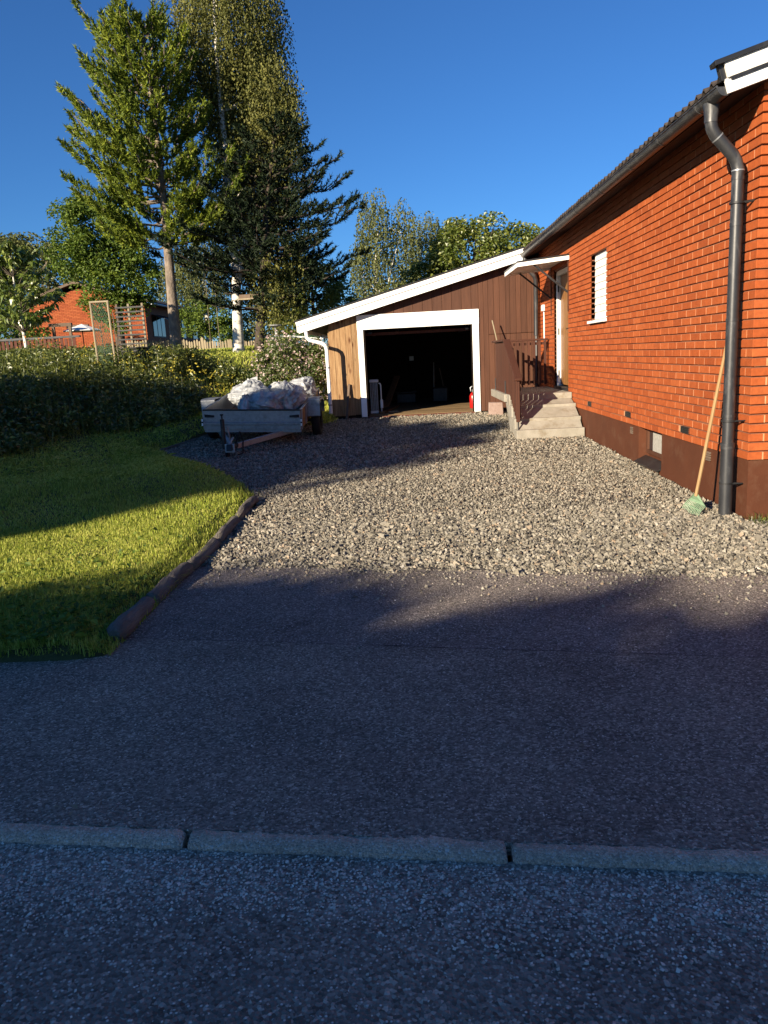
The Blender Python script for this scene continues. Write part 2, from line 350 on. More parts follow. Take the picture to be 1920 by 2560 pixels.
class MB:
    def __init__(s): s.v = []; s.f = []; s.T = None
    def add(s, vs, fs):
        b = len(s.v)
        if s.T is not None: vs = [tuple(s.T @ Vector(p)) for p in vs]
        s.v += [tuple(p) for p in vs]; s.f += [tuple(i+b for i in f) for f in fs]; return s
    def box(s, x0, x1, y0, y1, z0, z1):
        vs = [(x0, y0, z0), (x1, y0, z0), (x1, y1, z0), (x0, y1, z0), (x0, y0, z1), (x1, y0, z1), (x1, y1, z1), (x0, y1, z1)]
        return s.add(vs, [(3, 2, 1, 0), (4, 5, 6, 7), (0, 1, 5, 4), (1, 2, 6, 5), (2, 3, 7, 6), (3, 0, 4, 7)])
    def hexa(s, p):           # 8 points: bottom 4, top 4
        return s.add(p, [(3, 2, 1, 0), (4, 5, 6, 7), (0, 1, 5, 4), (1, 2, 6, 5), (2, 3, 7, 6), (3, 0, 4, 7)])
    def prism(s, poly, axis, a, b):
        """poly in the two other axes (in order), extruded a..b along axis"""
        def P(q, t):
            return {'X': (t, q[0], q[1]), 'Y': (q[0], t, q[1]), 'Z': (q[0], q[1], t)}[axis]
        n = len(poly)
        vs = [P(q, a) for q in poly]+[P(q, b) for q in poly]
        fs = [tuple(range(n))[::-1], tuple(range(n, 2*n))]+[(i, (i+1) % n, n+(i+1) % n, n+i) for i in range(n)]
        return s.add(vs, fs)
    def tube(s, pts, rad, n=8, cap=True):
        pts = [Vector(p) for p in pts]
        if not hasattr(rad, '__len__'): rad = [rad]*len(pts)
        rings = []; prev = None
        for i, p in enumerate(pts):
            t = (pts[min(i+1, len(pts)-1)]-pts[max(i-1, 0)])
            if t.length < 1e-9: t = Vector((0, 0, 1))
            t.normalize()
            if prev is None:
                a = Vector((1, 0, 0)) if abs(t.x) < .9 else Vector((0, 1, 0))
                x = t.cross(a).normalized()
            else:
                x = (prev-t*prev.dot(t))
                x = x.normalized() if x.length > 1e-6 else t.orthogonal().normalized()
            prev = x; y = t.cross(x)
            rings.append([p+(x*math.cos(2*math.pi*k/n)+y*math.sin(2*math.pi*k/n))*rad[i] for k in range(n)])
        vs = [q for r in rings for q in r]; fs = []
        for i in range(len(rings)-1):
            for k in range(n):
                fs.append((i*n+k, i*n+(k+1) % n, (i+1)*n+(k+1) % n, (i+1)*n+k))
        if cap: fs += [tuple(range(n))[::-1], tuple(range((len(rings)-1)*n, len(rings)*n))]
        return s.add(vs, fs)
    def bar(s, a, b, w, h, up=(0, 0, 1)):
        """rectangular bar from a to b; w across, h along up"""
        a, b = Vector(a), Vector(b); t = (b-a).normalized(); x = t.cross(Vector(up)).normalized(); z = x.cross(t)
        o = [(-w/2, -h/2), (w/2, -h/2), (w/2, h/2), (-w/2, h/2)]
        vs = [p+x*i+z*j for p in (a, b) for i, j in o]
        return s.add(vs, [(0, 1, 2, 3), (7, 6, 5, 4), (0, 4, 5, 1), (1, 5, 6, 2), (2, 6, 7, 3), (3, 7, 4, 0)])
    def build(s, name, mat, parent=None, smooth=False, bevel=0.0, seg=1):
        me = bpy.data.meshes.new(name)
        bm = bmesh.new()
        vv = [bm.verts.new(p) for p in s.v]
        for f in s.f:
            try: bm.faces.new([vv[i] for i in f])
            except ValueError: pass
        bmesh.ops.recalc_face_normals(bm, faces=bm.faces[:])
        if bevel > 0:
            es = [e for e in bm.edges if len(e.link_faces) == 2 and e.calc_face_angle(0) > 0.5]
            bmesh.ops.bevel(bm, geom=es, offset=bevel, segments=seg, profile=0.5, affect='EDGES', clamp_overlap=True)
        if smooth:
            for f in bm.faces: f.smooth = True
            for e in bm.edges:
                if len(e.link_faces) == 2 and e.calc_face_angle(0) > 0.7: e.smooth = False
        bm.to_mesh(me); bm.free()
        me.materials.append(mat)
        o = bpy.data.objects.new(name, me)
        return link(o, parent)

def B(x0, x1, y0, y1, z0, z1): return MB().box(x0, x1, y0, y1, z0, z1)

def tag(o, label=None, cat=None, group=None, kind=None):
    if label: o['label'] = label
    if cat: o['category'] = cat
    if group: o['group'] = group
    if kind: o['kind'] = kind
    return o

def thing(name, loc, label, cat, group=None, kind=None):
    o = bpy.data.objects.new(name, None); COL.objects.link(o)
    o.empty_display_size = 0.2
    o.location = loc; o['_wl'] = [float(x) for x in loc]
    return tag(o, label, cat, group, kind)

# ------------------------------------------------------------------ terrain
def lerp_tab(x, tab):
    return np.interp(x, [t[0] for t in tab], [t[1] for t in tab])
def gz(Y): return lerp_tab(Y, [(-100, -0.02), (2.0, -0.02), (2.25, 0.0), (6, 0.0), (12, 0.08), (15.9, 0.2), (22, 0.3), (60, 0.6)])
def kerb_y(X): return 2.15-0.109*(X+0.25)
def bank(q): return lerp_tab(q, [(-50, 0), (-.3, 0.0), (1, .22), (2, .52), (3.5, 1.0), (5, 1.30), (7, 1.47), (12, 1.55), (60, 1.9), (200, 6)])
def XL(Y): return lerp_tab(Y, [(0, -1.62), (8.0, -1.62), (9.1, -2.0), (9.9, -2.42), (10.8, -2.95), (11.7, -3.6), (12.6, -4.1), (14.8, -3.78), (15.3, -1.75), (15.6, -1.5), (16.2, -1.45)])
def lawn_h(X, Y):
    q = -(X+5.3)*.906+(Y-11)*.42
    und = 0.03*np.sin(X*1.7+Y*.6)+0.025*np.sin(Y*1.3-X*.5)
    return gz(Y)+np.clip((XL(Y)-X)/0.25, 0, 1)*0.085+bank(q)+und*np.clip((XL(Y)-X)/0.8, 0, 1)
def in_lawn(X, Y):
    return ((X < XL(Y)-0.03) & (Y > 3.80+0.02*np.sin(X*9)) & (Y < 16.2)) | (Y >= 16.2)
def ground_h(X, Y):
    X = np.asarray(X, float); Y = np.asarray(Y, float)
    h = lawn_h(X, Y)
    drive = ~(((X < XL(Y)-0.02) & (Y > 3.82)) | (Y > 16.0))
    h = np.where(drive, gz(Y)-0.05, h)
    behind_house = (X > -1.4) & (Y > 16.0)
    h = np.where(behind_house, np.minimum(h, 0.15), h)
    return h

xs = np.concatenate([np.linspace(-400, -40, 12), np.linspace(-36, -11, 20), np.arange(-10.5, -4.5, .3), np.arange(-4.5, -1.0, .06), np.linspace(-.9, 8, 12), np.linspace(12, 400, 12)])
ys = np.concatenate([np.linspace(-60, 2, 12), np.arange(2.4, 17, .12), np.arange(17, 36, .5), np.linspace(37, 60, 12), np.linspace(70, 600, 10)])
GX, GY = np.meshgrid(xs, ys)
GZ = ground_h(GX, GY)
nx, ny = len(xs), len(ys)
idx = np.arange(nx*ny).reshape(ny, nx)
fc = np.stack([idx[:-1, :-1].ravel(), idx[:-1, 1:].ravel(), idx[1:, 1:].ravel(), idx[1:, :-1].ravel()], 1)
tag(np_mesh('ground', np.stack([GX.ravel(), GY.ravel(), GZ.ravel()], 1), 4, fc, M['soil'], smooth=True), kind='structure')

# road, pavement, driveway
def strip(name, xs_, yf0, yf1, z, mat, rows=2):
    v = []; f = []
    for i, x in enumerate(xs_):
        for j in range(rows+1):
            t = j/rows; y = yf0(x)*(1-t)+yf1(x)*t
            v.append((x, y, z(x, y)))
    R = rows+1
    for i in range(len(xs_)-1):
        for j in range(rows): f.append((i*R+j, (i+1)*R+j, (i+1)*R+j+1, i*R+j+1))
    return tag(np_mesh(name, v, 4, f, mat), kind='structure')
wide = np.concatenate([np.linspace(-80, -6, 12), np.arange(-5, 5, .5), np.linspace(6, 80, 12)])
seam = lambda x: 3.77-0.186*x if abs(x) < 8 else (3.77-0.186*math.copysign(8, x))
strip('road', wide, lambda x: kerb_y(x)-6.5, lambda x: kerb_y(x)-0.03, lambda x, y: -0.016, M['asphalt_road'])
def pav_far(x):
    return 3.85+0.015*math.sin(x*7) if x < -1.72 else min(seam(x), 4.05)
pw = np.concatenate([np.linspace(-80, -6, 12), np.arange(-5, -2, .1), np.arange(-2, 2, .025), np.arange(2, 5, .1), np.linspace(5, 80, 12)])
lip = lambda x: kerb_y(x)+0.028+.007*mnoise.noise(Vector((x*6, 0, 0)))+.006*mnoise.noise(Vector((x*21, 5, 0)))
strip('pavement', pw, lip, pav_far, lambda x, y: 0.004 if y > lip(x)+.25 else .014, M['asphalt_path'], 3)
strip('pavement_edge', pw, lambda x: lip(x)-.004, lip, lambda x, y: .014 if y >= lip(x)-1e-6 else -.03, M['asphalt_path'], 1)
gfront = lambda x: 5.61-0.213*(x+1.64)
dx_ = np.arange(-1.70, 6.01, .1)
strip('asphalt_seam', np.arange(-1.75, 5, .02), lambda x: seam(x)-.004-.012*max(0, mnoise.noise(Vector((x*5, 1, 0))))-.005*mnoise.noise(Vector((x*23, 1, 0))), lambda x: seam(x)-.002+.012*max(0, mnoise.noise(Vector((x*4, 8, 0))))+.004*mnoise.noise(Vector((x*27, 4, 0))), lambda x, y: .0095, M['felt'], 1)
strip('driveway', dx_, lambda x: seam(x)+0.012*math.sin(x*5)-0.004, lambda x: gfront(x)+0.45, lambda x, y: 0.000+0.008*(y > seam(x)+0.1), M['asphalt_drive'], 4)

# kerb: three concrete stones end to end
kerb = thing('kerb', (0, 2.15, 0), 'low concrete kerb between the road and the pavement', 'kerb', kind='structure')
kang = math.atan(-0.109)
prof = [(-.040, -.10), (.038, -.10), (.038, .006), (.020, .010), (-.004, .008), (-.026, .000), (-.038, -.014)]
edges_k = [-6.8, -4.8, -2.78, -0.775, 0.25, 2.05, 4.0, 6.0]
for a, b in zip(edges_k[:-1], edges_k[1:]):
    nseg = 220 if abs(a+b) < 4 else 60; v = []; f = []
    for i in range(nseg+1):
        x = a+0.008+(b-a-0.016)*i/nseg
        chip = 0.012*max(0, 1-min(i, nseg-i)/1.3)+.006*max(0, mnoise.noise(Vector((x*6, 3.3, 0)))-.2)
        for (py, pz) in prof:
            w = 0.005*mnoise.noise(Vector((x*9, py*40, pz*40)))+.006*mnoise.noise(Vector((x*33, py*70, pz*70)))+.004*mnoise.noise(Vector((x*70, py*90, pz*90)))
            v.append((x, kerb_y(x)+py*(1-chip*8)+w, pz-chip*(pz > -.05)+w*.6+.004))
    n = len(prof)
    m = MB(); fs = []
    for i in range(nseg):
        for k in range(n): fs.append((i*n+k, i*n+(k+1) % n, (i+1)*n+(k+1) % n, (i+1)*n+k))
    fs += [tuple(range(n)), tuple(range(nseg*n, nseg*n+n))]
    m.add(v, fs); m.build('kerb_stone', M['kerb'], kerb, smooth=True)

# gravel bed and stones
def g_left(Y): return np.maximum(XL(Y), -1.64+(5.61-Y)/.213-0.12)
def g_right(Y): return np.where(Y < 6.25, 4.2, 2.745)
Yg = np.concatenate([np.arange(4.75, 6.2, .08), np.arange(6.26, 16.2, .2)])
NX = 24
v = []
for Y in Yg:
    a, b = float(g_left(Y)), float(g_right(Y))
    if a > b: a = b
    for i in range(NX+1):
        X = a+(b-a)*i/NX
        v.append((X, Y, float(gz(Y))+0.0125+(0.004*math.sin(X*3+Y*2) if Y > gfront(X)+.4 else -.001)))
idg = np.arange(len(Yg)*(NX+1)).reshape(len(Yg), NX+1)
tag(np_mesh('gravel_drive', v, 4, np.stack([idg[:-1, :-1].ravel(), idg[:-1, 1:].ravel(), idg[1:, 1:].ravel(), idg[1:, :-1].ravel()], 1), M['gravel_bed'], smooth=True), kind='structure')

def merge(parts):
    V = []; F = []; b = 0
    for v, f in parts: V.append(v); F.append(f+b); b += len(v)
    return np.concatenate(V), np.concatenate(F)
CUBE_V = np.array([(-1, -1, -1), (1, -1, -1), (1, 1, -1), (-1, 1, -1), (-1, -1, 1), (1, -1, 1), (1, 1, 1), (-1, 1, 1)], float)*.5
CUBE_T = np.array([(0, 2, 1), (0, 3, 2), (4, 5, 6), (4, 6, 7), (0, 1, 5), (0, 5, 4), (1, 2, 6), (1, 6, 5), (2, 3, 7), (2, 7, 6), (3, 0, 4), (3, 4, 7)])
def rot_rand(n):
    q = rng.normal(size=(n, 4)); q /= np.linalg.norm(q, axis=1)[:, None]
    w, x, y, z = q.T
    return np.stack([1-2*(y*y+z*z), 2*(x*y-z*w), 2*(x*z+y*w), 2*(x*y+z*w), 1-2*(x*x+z*z), 2*(y*z-x*w), 2*(x*z-y*w), 2*(y*z+x*w), 1-2*(x*x+y*y)], 1).reshape(n, 3, 3)
OCT_V = np.array([(1, 0, 0), (-1, 0, 0), (0, 1, 0), (0, -1, 0), (0, 0, 1), (0, 0, -1)], float)*.62
OCT_T = np.array([(0, 2, 4), (2, 1, 4), (1, 3, 4), (3, 0, 4), (2, 0, 5), (1, 2, 5), (3, 1, 5), (0, 3, 5)])
def stone_geo(P, S, BV, BT):
    n = len(P); k = len(BV)
    base = BV[None]*(1+rng.uniform(-.45, .25, (n, k, 1)))+rng.normal(0, .09, (n, k, 3))
    base *= rng.uniform(.55, 1.25, (n, 1, 3))
    V = np.einsum('nij,nkj->nki', rot_rand(n), base)*S[:, None, None]+P[:, None]
    return V.reshape(-1, 3), (BT[None]+k*np.arange(n)[:, None, None]).reshape(-1, 3)
def stones(name, P, S, mat, var):
    near = P[:, 1] < 7.0
    V, F = merge([stone_geo(P[near], S[near], CUBE_V, CUBE_T), stone_geo(P[~near], S[~near], OCT_V, OCT_T)])
    return np_mesh(name, V, 3, F, mat, var=np.concatenate([np.repeat(var[near], 8), np.repeat(var[~near], 6)]))
def scatter_gravel():
    P = []; S = []
    for (y0, y1, dens, s0, s1) in ((4.6, 7.0, 3700, .009, .0215), (7.0, 10, 2400, .012, .0245), (10, 16.15, 1000, .018, .030)):
        n = int(dens*(y1-y0)*6.9)
        X = rng.uniform(-4.2, 2.73, n); Y = rng.uniform(y0, y1, n)
        nz = 0.05*np.sin(X*6.1)+0.035*np.sin(X*15+1)
        inside = (X > XL(Y)-0.02+0.05*rng.normal(size=n)) & (Y > gfront(X)-0.03+nz+np.abs(rng.normal(0, .03, n))*np.sign(rng.normal(size=n)))
        X, Y = X[inside], Y[inside]
        s = rng.uniform(s0, s1, len(X))*np.exp(np.clip(rng.normal(0, .28, len(X)), -.7, .6))
        Z = gz(Y)+0.014+rng.uniform(-.004, .012, len(X))*np.clip((Y-gfront(X))/.35, .1, 1)-.004*np.clip(1-(Y-gfront(X))/.3, 0, 1)
        P.append(np.stack([X, Y, Z], 1)); S.append(s)
    # in front of the gable
    n = 3600; X = rng.uniform(2.7, 3.6, n); Y = rng.uniform(4.6, 6.2, n); k = Y > gfront(X)
    P.append(np.stack([X[k], Y[k], gz(Y[k])+.018], 1)); S.append(rng.uniform(.010, .023, k.sum()))
    # strays on the asphalt
    n = 900; X = rng.uniform(-1.5, 3, n); Y = gfront(X)-np.abs(rng.exponential(.22, n))
    P.append(np.stack([X, Y, np.full(n, .012)], 1)); S.append(rng.uniform(.006, .016, n))
    P = np.concatenate(P); S = np.concatenate(S)
    var = np.clip(rng.beta(1.7, 2.0, len(P)), 0, 1)
    tag(stones('gravel', P, S, M['gravel'], var), 'pale crushed stone covering the drive up to the garage', 'gravel', kind='stuff')
scatter_gravel()

# loose chips and dry bits lying on the road
def flat_chips(X, Y, Z, S, name, label):
    P = np.stack([X, Y, Z], 1); n = len(P)
    base = CUBE_V[None]*(1+rng.uniform(-.45, .25, (n, 8, 1)))*rng.uniform(.6, 1.3, (n, 1, 3))*np.array([1, 1, .45])
    a = rng.uniform(0, 6.28, n); R = np.zeros((n, 3, 3)); R[:, 0, 0] = np.cos(a); R[:, 0, 1] = -np.sin(a); R[:, 1, 0] = np.sin(a); R[:, 1, 1] = np.cos(a); R[:, 2, 2] = 1; R[:, 2, 0] = rng.normal(0, .25, n); R[:, 2, 1] = rng.normal(0, .25, n)
    V = np.einsum('nij,nkj->nki', R, base)*S[:, None, None]+P[:, None]
    tag(np_mesh(name, V.reshape(-1, 3), 3, (CUBE_T[None]+8*np.arange(n)[:, None, None]).reshape(-1, 3), M['chip'], var=np.repeat(rng.random(n), 8)), label, 'grit', kind='stuff')
n = 5200; X = rng.uniform(-1.65, 1.65, n); Y = kerb_y(X)-0.042-rng.beta(1.2, 1.7, n)*.36*(1+.18*np.sin(X*4))
flat_chips(X, Y, np.full(n, -.0150), rng.uniform(.003, .0085, n), 'kerbside_grit', 'pale stone chips lying in a strip along the kerb')
n = 5200; X = rng.uniform(-2.4, 2.6, n); Y = rng.uniform(1.35, 5.4, n); k = np.abs(Y-kerb_y(X)) > .05; X, Y = X[k], Y[k]
flat_chips(X, Y, np.where(Y < kerb_y(X), -.0150, np.where(Y < kerb_y(X)+.3, .0145, np.where(Y < 3.77-.186*X, .0055, .0095))), rng.uniform(.002, .0065, len(X)), 'loose_grit', 'fine pale grit scattered over the asphalt')

# ------------------------------------------------------------------ leaf machinery

def leaf_quads(P, size, up_bias=0.4, aspect=0.62, outward=None, fold=0.12, dirs=None):
    """diamond leaves: P (n,3) centres, size (n,)"""
    n = len(P)
    nrm = rng.normal(size=(n, 3)); nrm[:, 2] = np.abs(nrm[:, 2])+up_bias
    if outward is not None: nrm += outward
    nrm /= np.linalg.norm(nrm, axis=1)[:, None]
    d = rng.normal(size=(n, 3)) if dirs is None else dirs+rng.normal(0, .25, (n, 3))
    d -= nrm*np.sum(d*nrm, 1)[:, None]; d /= np.linalg.norm(d, axis=1)[:, None]+1e-9
    s = np.cross(nrm, d)
    L = size[:, None]; W = L*aspect
    A = P-d*L*.5; C = P+d*L*.5-nrm*L*.1; Bv = P+s*W*.5+nrm*L*fold; D = P-s*W*.5+nrm*L*fold
    V = np.stack([A, Bv, C, D], 1).reshape(-1, 3)
    F = np.arange(4*n).reshape(n, 4)
    return V, F
def ball(n, r=1.0, shell=0.0):
    p = rng.normal(size=(n, 3)); p /= np.linalg.norm(p, axis=1)[:, None]
    rad = (shell+(1-shell)*rng.random(n)**(1/2.2))
    return p*rad[:, None]*r

def trunk_path(base, top, n=7, wob=.12):
    base, top = Vector(base), Vector(top); pts = []
    a, b = random.uniform(0, 6), random.uniform(0, 6)
    for i in range(n):
        t = i/(n-1); p = base.lerp(top, t)
        p += Vector((math.sin(a+t*4)-math.sin(a), math.sin(b+t*3.3)-math.sin(b), 0))*wob*t
        pts.append(p)
    return pts
def limb(mb, a, b, r0, r1, sag=0.15, n=5, ns=5):
    a, b = Vector(a), Vector(b); pts = []
    for i in range(n):
        t = i/(n-1); p = a.lerp(b, t); p.z += sag*math.sin(t*math.pi)*(b-a).length*.5
        if 0 < i < n-1: p += Vector((random.uniform(-1, 1), random.uniform(-1, 1), random.uniform(-1, 1)))*(b-a).length*.035
        pts.append(p)
    mb.tube(pts, [r0+(r1-r0)*i/(n-1) for i in range(n)], ns, cap=False)
    return pts

def broadleaf(name, label, cat, base, trunk_top, r0, ells, nclump, lpc, lsize, leaf, bark, crad=.55, group=None, nlimb=16, fill=0.35, aspect=.7, flat=.75, extra=None):
    t = thing(name, base, label, cat, group)
    tp = trunk_path(base, trunk_top, 8, r0*.8)
    mb = MB(); mb.tube([tp[0]-Vector((0, 0, .25))]+tp, [r0*1.45]+[r0*(1.2-.95*i/7) for i in range(8)], 9)
    vol = np.array([e[3]*e[4]*e[5] for e in ells]); vol = vol/vol.sum()
    cs = []
    for e, w in zip(ells, vol):
        k = max(2, int(nclump*w)); p = ball(k, 1.0, fill)
        cs.append(np.array(e[:3])+p*np.array(e[3:6]))
    cs = np.concatenate(cs)
    for i in rng.choice(len(cs), min(nlimb, len(cs)), replace=False):
        c = Vector(cs[i]); k = min(len(tp)-1, max(2, int(len(tp)*random.uniform(.4, .98))))
        limb(mb, tp[k], tp[k].lerp(c, .9), r0*.42*(1-.07*k), r0*.07, .12)
    mb.build('trunk', bark, t, smooth=True)
    parts = []
    for c in cs:
        k = int(lpc*random.uniform(.6, 1.35)); cr = crad*random.uniform(.65, 1.3)
        p = ball(k, cr, .25)*np.array([1, 1, flat])
        parts.append(leaf_quads(c+p, lsize*rng.uniform(.6, 1.25, k), .5, aspect, outward=p/cr*.8))
    V, F = merge(parts)
    np_mesh('crown', V, 4, F, leaf, t)
    return t, cs

def weeping(name, label, base, tops, r0, ells, nstr, lsize, leaf, bark, group=None, slen=(.8, 2.4), step=.07, nlimb=22, droop=1.0):
    """birch: several upright stems, fine hanging strands of leaves"""
    t = thing(name, base, label, 'tree', group)
    mb = MB(); stems = []
    base = Vector(base)
    fork = base.lerp(Vector(tops[0]), .16)
    mb.tube([base-Vector((0, 0, .3)), base, base.lerp(fork, .5), fork], [r0*1.5, r0*1.25, r0, r0*.9], 10)
    for i, tp in enumerate(tops):
        st = trunk_path(fork-Vector((0, 0, .1)), tp, 9, .25); stems.append(st)
        rr = r0*(.85 if i == 0 else .6)
        mb.tube(st, [rr*(1-.92*k/8) for k in range(9)], 8)
    vol = np.array([e[3]*e[4]*e[5] for e in ells])**.8; vol = vol/vol.sum()
    starts = []
    for e, w in zip(ells, vol):
        k = int(nstr*w); p = ball(k, 1.0, .3); starts.append(np.array(e[:3])+p*np.array(e[3:6]))
    starts = np.concatenate(starts)
    for i in rng.choice(len(starts), min(nlimb, len(starts)), replace=False):
        st = random.choice(stems); c = Vector(starts[i])
        k = min(range(2, 9), key=lambda j: abs(st[j].z-(c.z-.8)))
        limb(mb, st[k], st[k].lerp(c, .85), r0*.2, r0*.03, .12)
    mb.build('trunk', bark, t, smooth=True)
    P = []; 
    cnt = np.clip(rng.normal(1, .35, len(starts)), .3, 2)
    for s, c in zip(starts, cnt):
        L = random.uniform(*slen)*c*droop; k = max(4, int(L/step)); tt = np.linspace(0, 1, k)
        a = random.uniform(0, 6.28); o = random.uniform(.1, .45)
        x = s[0]+math.cos(a)*o*np.sqrt(tt); y = s[1]+math.sin(a)*o*np.sqrt(tt); z = s[2]+.12*np.sin(tt*3.14)-L*tt**1.25
        P.append(np.stack([x, y, z], 1)+rng.normal(0, .035, (k, 3)))
    P = np.concatenate(P); n = len(P)
    V, F = leaf_quads(P, lsize*rng.uniform(.55, 1.3, n), .1, .7, dirs=np.tile([0, 0, -1.0], (n, 1)))
    np_mesh('crown', V, 4, F, leaf, t)
    return t

def needle_tufts(P, D, L, k=11, width=.011, spread=.75, bl=None):
    """k needles standing out along a shoot of length L that ends at P and points along D"""
    n = len(P)
    d = np.repeat(D, k, 0)*.9+rng.normal(0, spread, (n*k, 3)); d /= np.linalg.norm(d, axis=1)[:, None]
    p = np.repeat(P, k, 0)-np.repeat(D, k, 0)*np.repeat(L, k)[:, None]*rng.uniform(0, .9, (n*k, 1))
    l = (np.repeat(L, k) if bl is None else bl)*rng.uniform(.7, 1.25, n*k)
    s = np.cross(d, rng.normal(size=(n*k, 3))); s /= np.linalg.norm(s, axis=1)[:, None]+1e-9
    w = width*rng.uniform(.7, 1.4, n*k)
    V = np.stack([p-s*w[:, None], p+s*w[:, None], p+d*l[:, None]], 1).reshape(-1, 3)
    return V, np.arange(3*n*k).reshape(-1, 3)

def conifer(name, label, base, top, r0, whorls, leaf, bark, tl=.16, tk=11, tw=.012, upturn=.5, twig_step=.16, group=None, side=.5, spread=.75, up=.55, bl=None, lop=None, extra=(), tstep=.15):
    """whorls: (z, length, count, rise) ; branches bear side twigs with needle tufts"""
    t = thing(name, base, label, 'tree', group)
    tp = trunk_path(base, top, 12, .12)
    mb = MB(); mb.tube([tp[0]-Vector((0, 0, .3))]+tp, [r0*1.35]+[r0*(1.08-.98*i/11)+.01 for i in range(12)], 10)
    zs = [p.z for p in tp]
    P = []; D = []; todo = []
    for (z, L, cnt, rise) in whorls:
        a0 = random.uniform(0, 6.28)
        for k in range(cnt):
            az = a0+6.283*k/cnt+random.uniform(-.35, .35)
            todo.append((z+random.uniform(-.18, .18), az, L*random.uniform(.62, 1.15)*(1 if lop is None else lop(az, z)), rise, upturn))
    for (zz, az, l, rise, upturn_) in todo+list(extra):
        if True:
            i = max(0, min(10, int(np.searchsorted(zs, zz))-1)); o = tp[i].lerp(tp[i+1], max(0, min(1, (zz-zs[i])/max(1e-3, zs[i+1]-zs[i]))))
            h = Vector((math.cos(az), math.sin(az), 0)); pts = []
            nseg = 7
            for j in range(nseg):
                s = j/(nseg-1)
                pts.append(o+h*(l*s)+Vector((0, 0, l*(rise*s+upturn_*s*s*s)))+Vector((random.uniform(-.04, .04), random.uniform(-.04, .04), random.uniform(-.03, .03)))*l)
            mb.tube(pts, [max(.008, .028*(l/2)**.5*(1-s/nseg)+.006) for s in range(nseg)], 4, cap=False)
            sv = h.cross(Vector((0, 0, 1)))
            m = max(3, int(l/twig_step))
            for j in range(m):
                s = .28+.72*(j+random.random()*.8)/m; s = min(s, 1)
                q = s*(nseg-1); a = int(min(nseg-2, q)); bp = pts[a].lerp(pts[a+1], q-a)
                for sg in (-1, 1):
                    tlw = l*side*(1.08-s)*random.uniform(.5, 1.1)+.10
                    d = (h*.75+sv*sg*random.uniform(.4, 1.0)+Vector((0, 0, random.uniform(.05, .55)))).normalized()
                    nt = max(1, int(tlw/tstep))
                    for e in range(nt):
                        P.append(bp+d*tlw*(e+1)/nt+Vector((0, 0, .25*tlw*((e+1)/nt)**2))); D.append((d+Vector((0, 0, up))).normalized())
            P.append(pts[-1]); D.append((h+Vector((0, 0, 1))).normalized())
    P.append(tp[-1]); D.append(Vector((0, 0, 1)))
    mb.build('trunk', bark, t, smooth=True)
    P = np.array([tuple(p) for p in P]); D = np.array([tuple(p) for p in D])
    V, F = needle_tufts(P, D, tl*rng.uniform(.75, 1.25, len(P)), tk, tw, spread, bl)
    np_mesh('crown', V, 3, F, leaf, t)
    return t

# ================================================================== the brick house on the right
WX, WY = 2.749, 6.29          # left face, gable face
Z0, CH, BH = 0.505, 0.075, 0.062
house = thing('brick_house', (2.75, 6.29, 0), 'orange brick house with brown plinth, tiled roof and black downpipe', 'house')
wall = MB()
OPEN = [(13.30, 14.52, .60, 2.80), (10.83, 11.68, 1.805, 2.755)]
ys_cut = [WY+.03, 10.83, 11.68, 13.30, 14.52, 18.5]
zb = WX+0.015
def wall_quad(y0, y1, z0, z1, x=None): 
    x = zb if x is None else x
    wall.box(x, x+.20, y0, y1, z0, z1)
wall_quad(6.315, 10.83, .50, 3.45); wall_quad(10.83, 11.68, .50, 1.805); wall_quad(10.83, 11.68, 2.755, 3.45)
wall_quad(11.68, 13.30, .50, 3.45); wall_quad(13.30, 14.52, 2.80, 3.45); wall_quad(14.52, 18.5, .50, 3.45)
wall.box(WX+.24, 9.4, WY+.015, WY+.25, .50, 3.30)
wall_o = wall.build('wall', M['mortar_deep'], house)
# gable triangle behind the bricks
gb = MB().prism([(WX+.24, 3.3), (9.4, 3.3), (9.4, 3.45), (6.1, 4.40), (WX+.24, 3.40)], 'Y', WY+.024, WY+.2)
gb.build('gable_backing', M['mortar_deep'], wall_o)

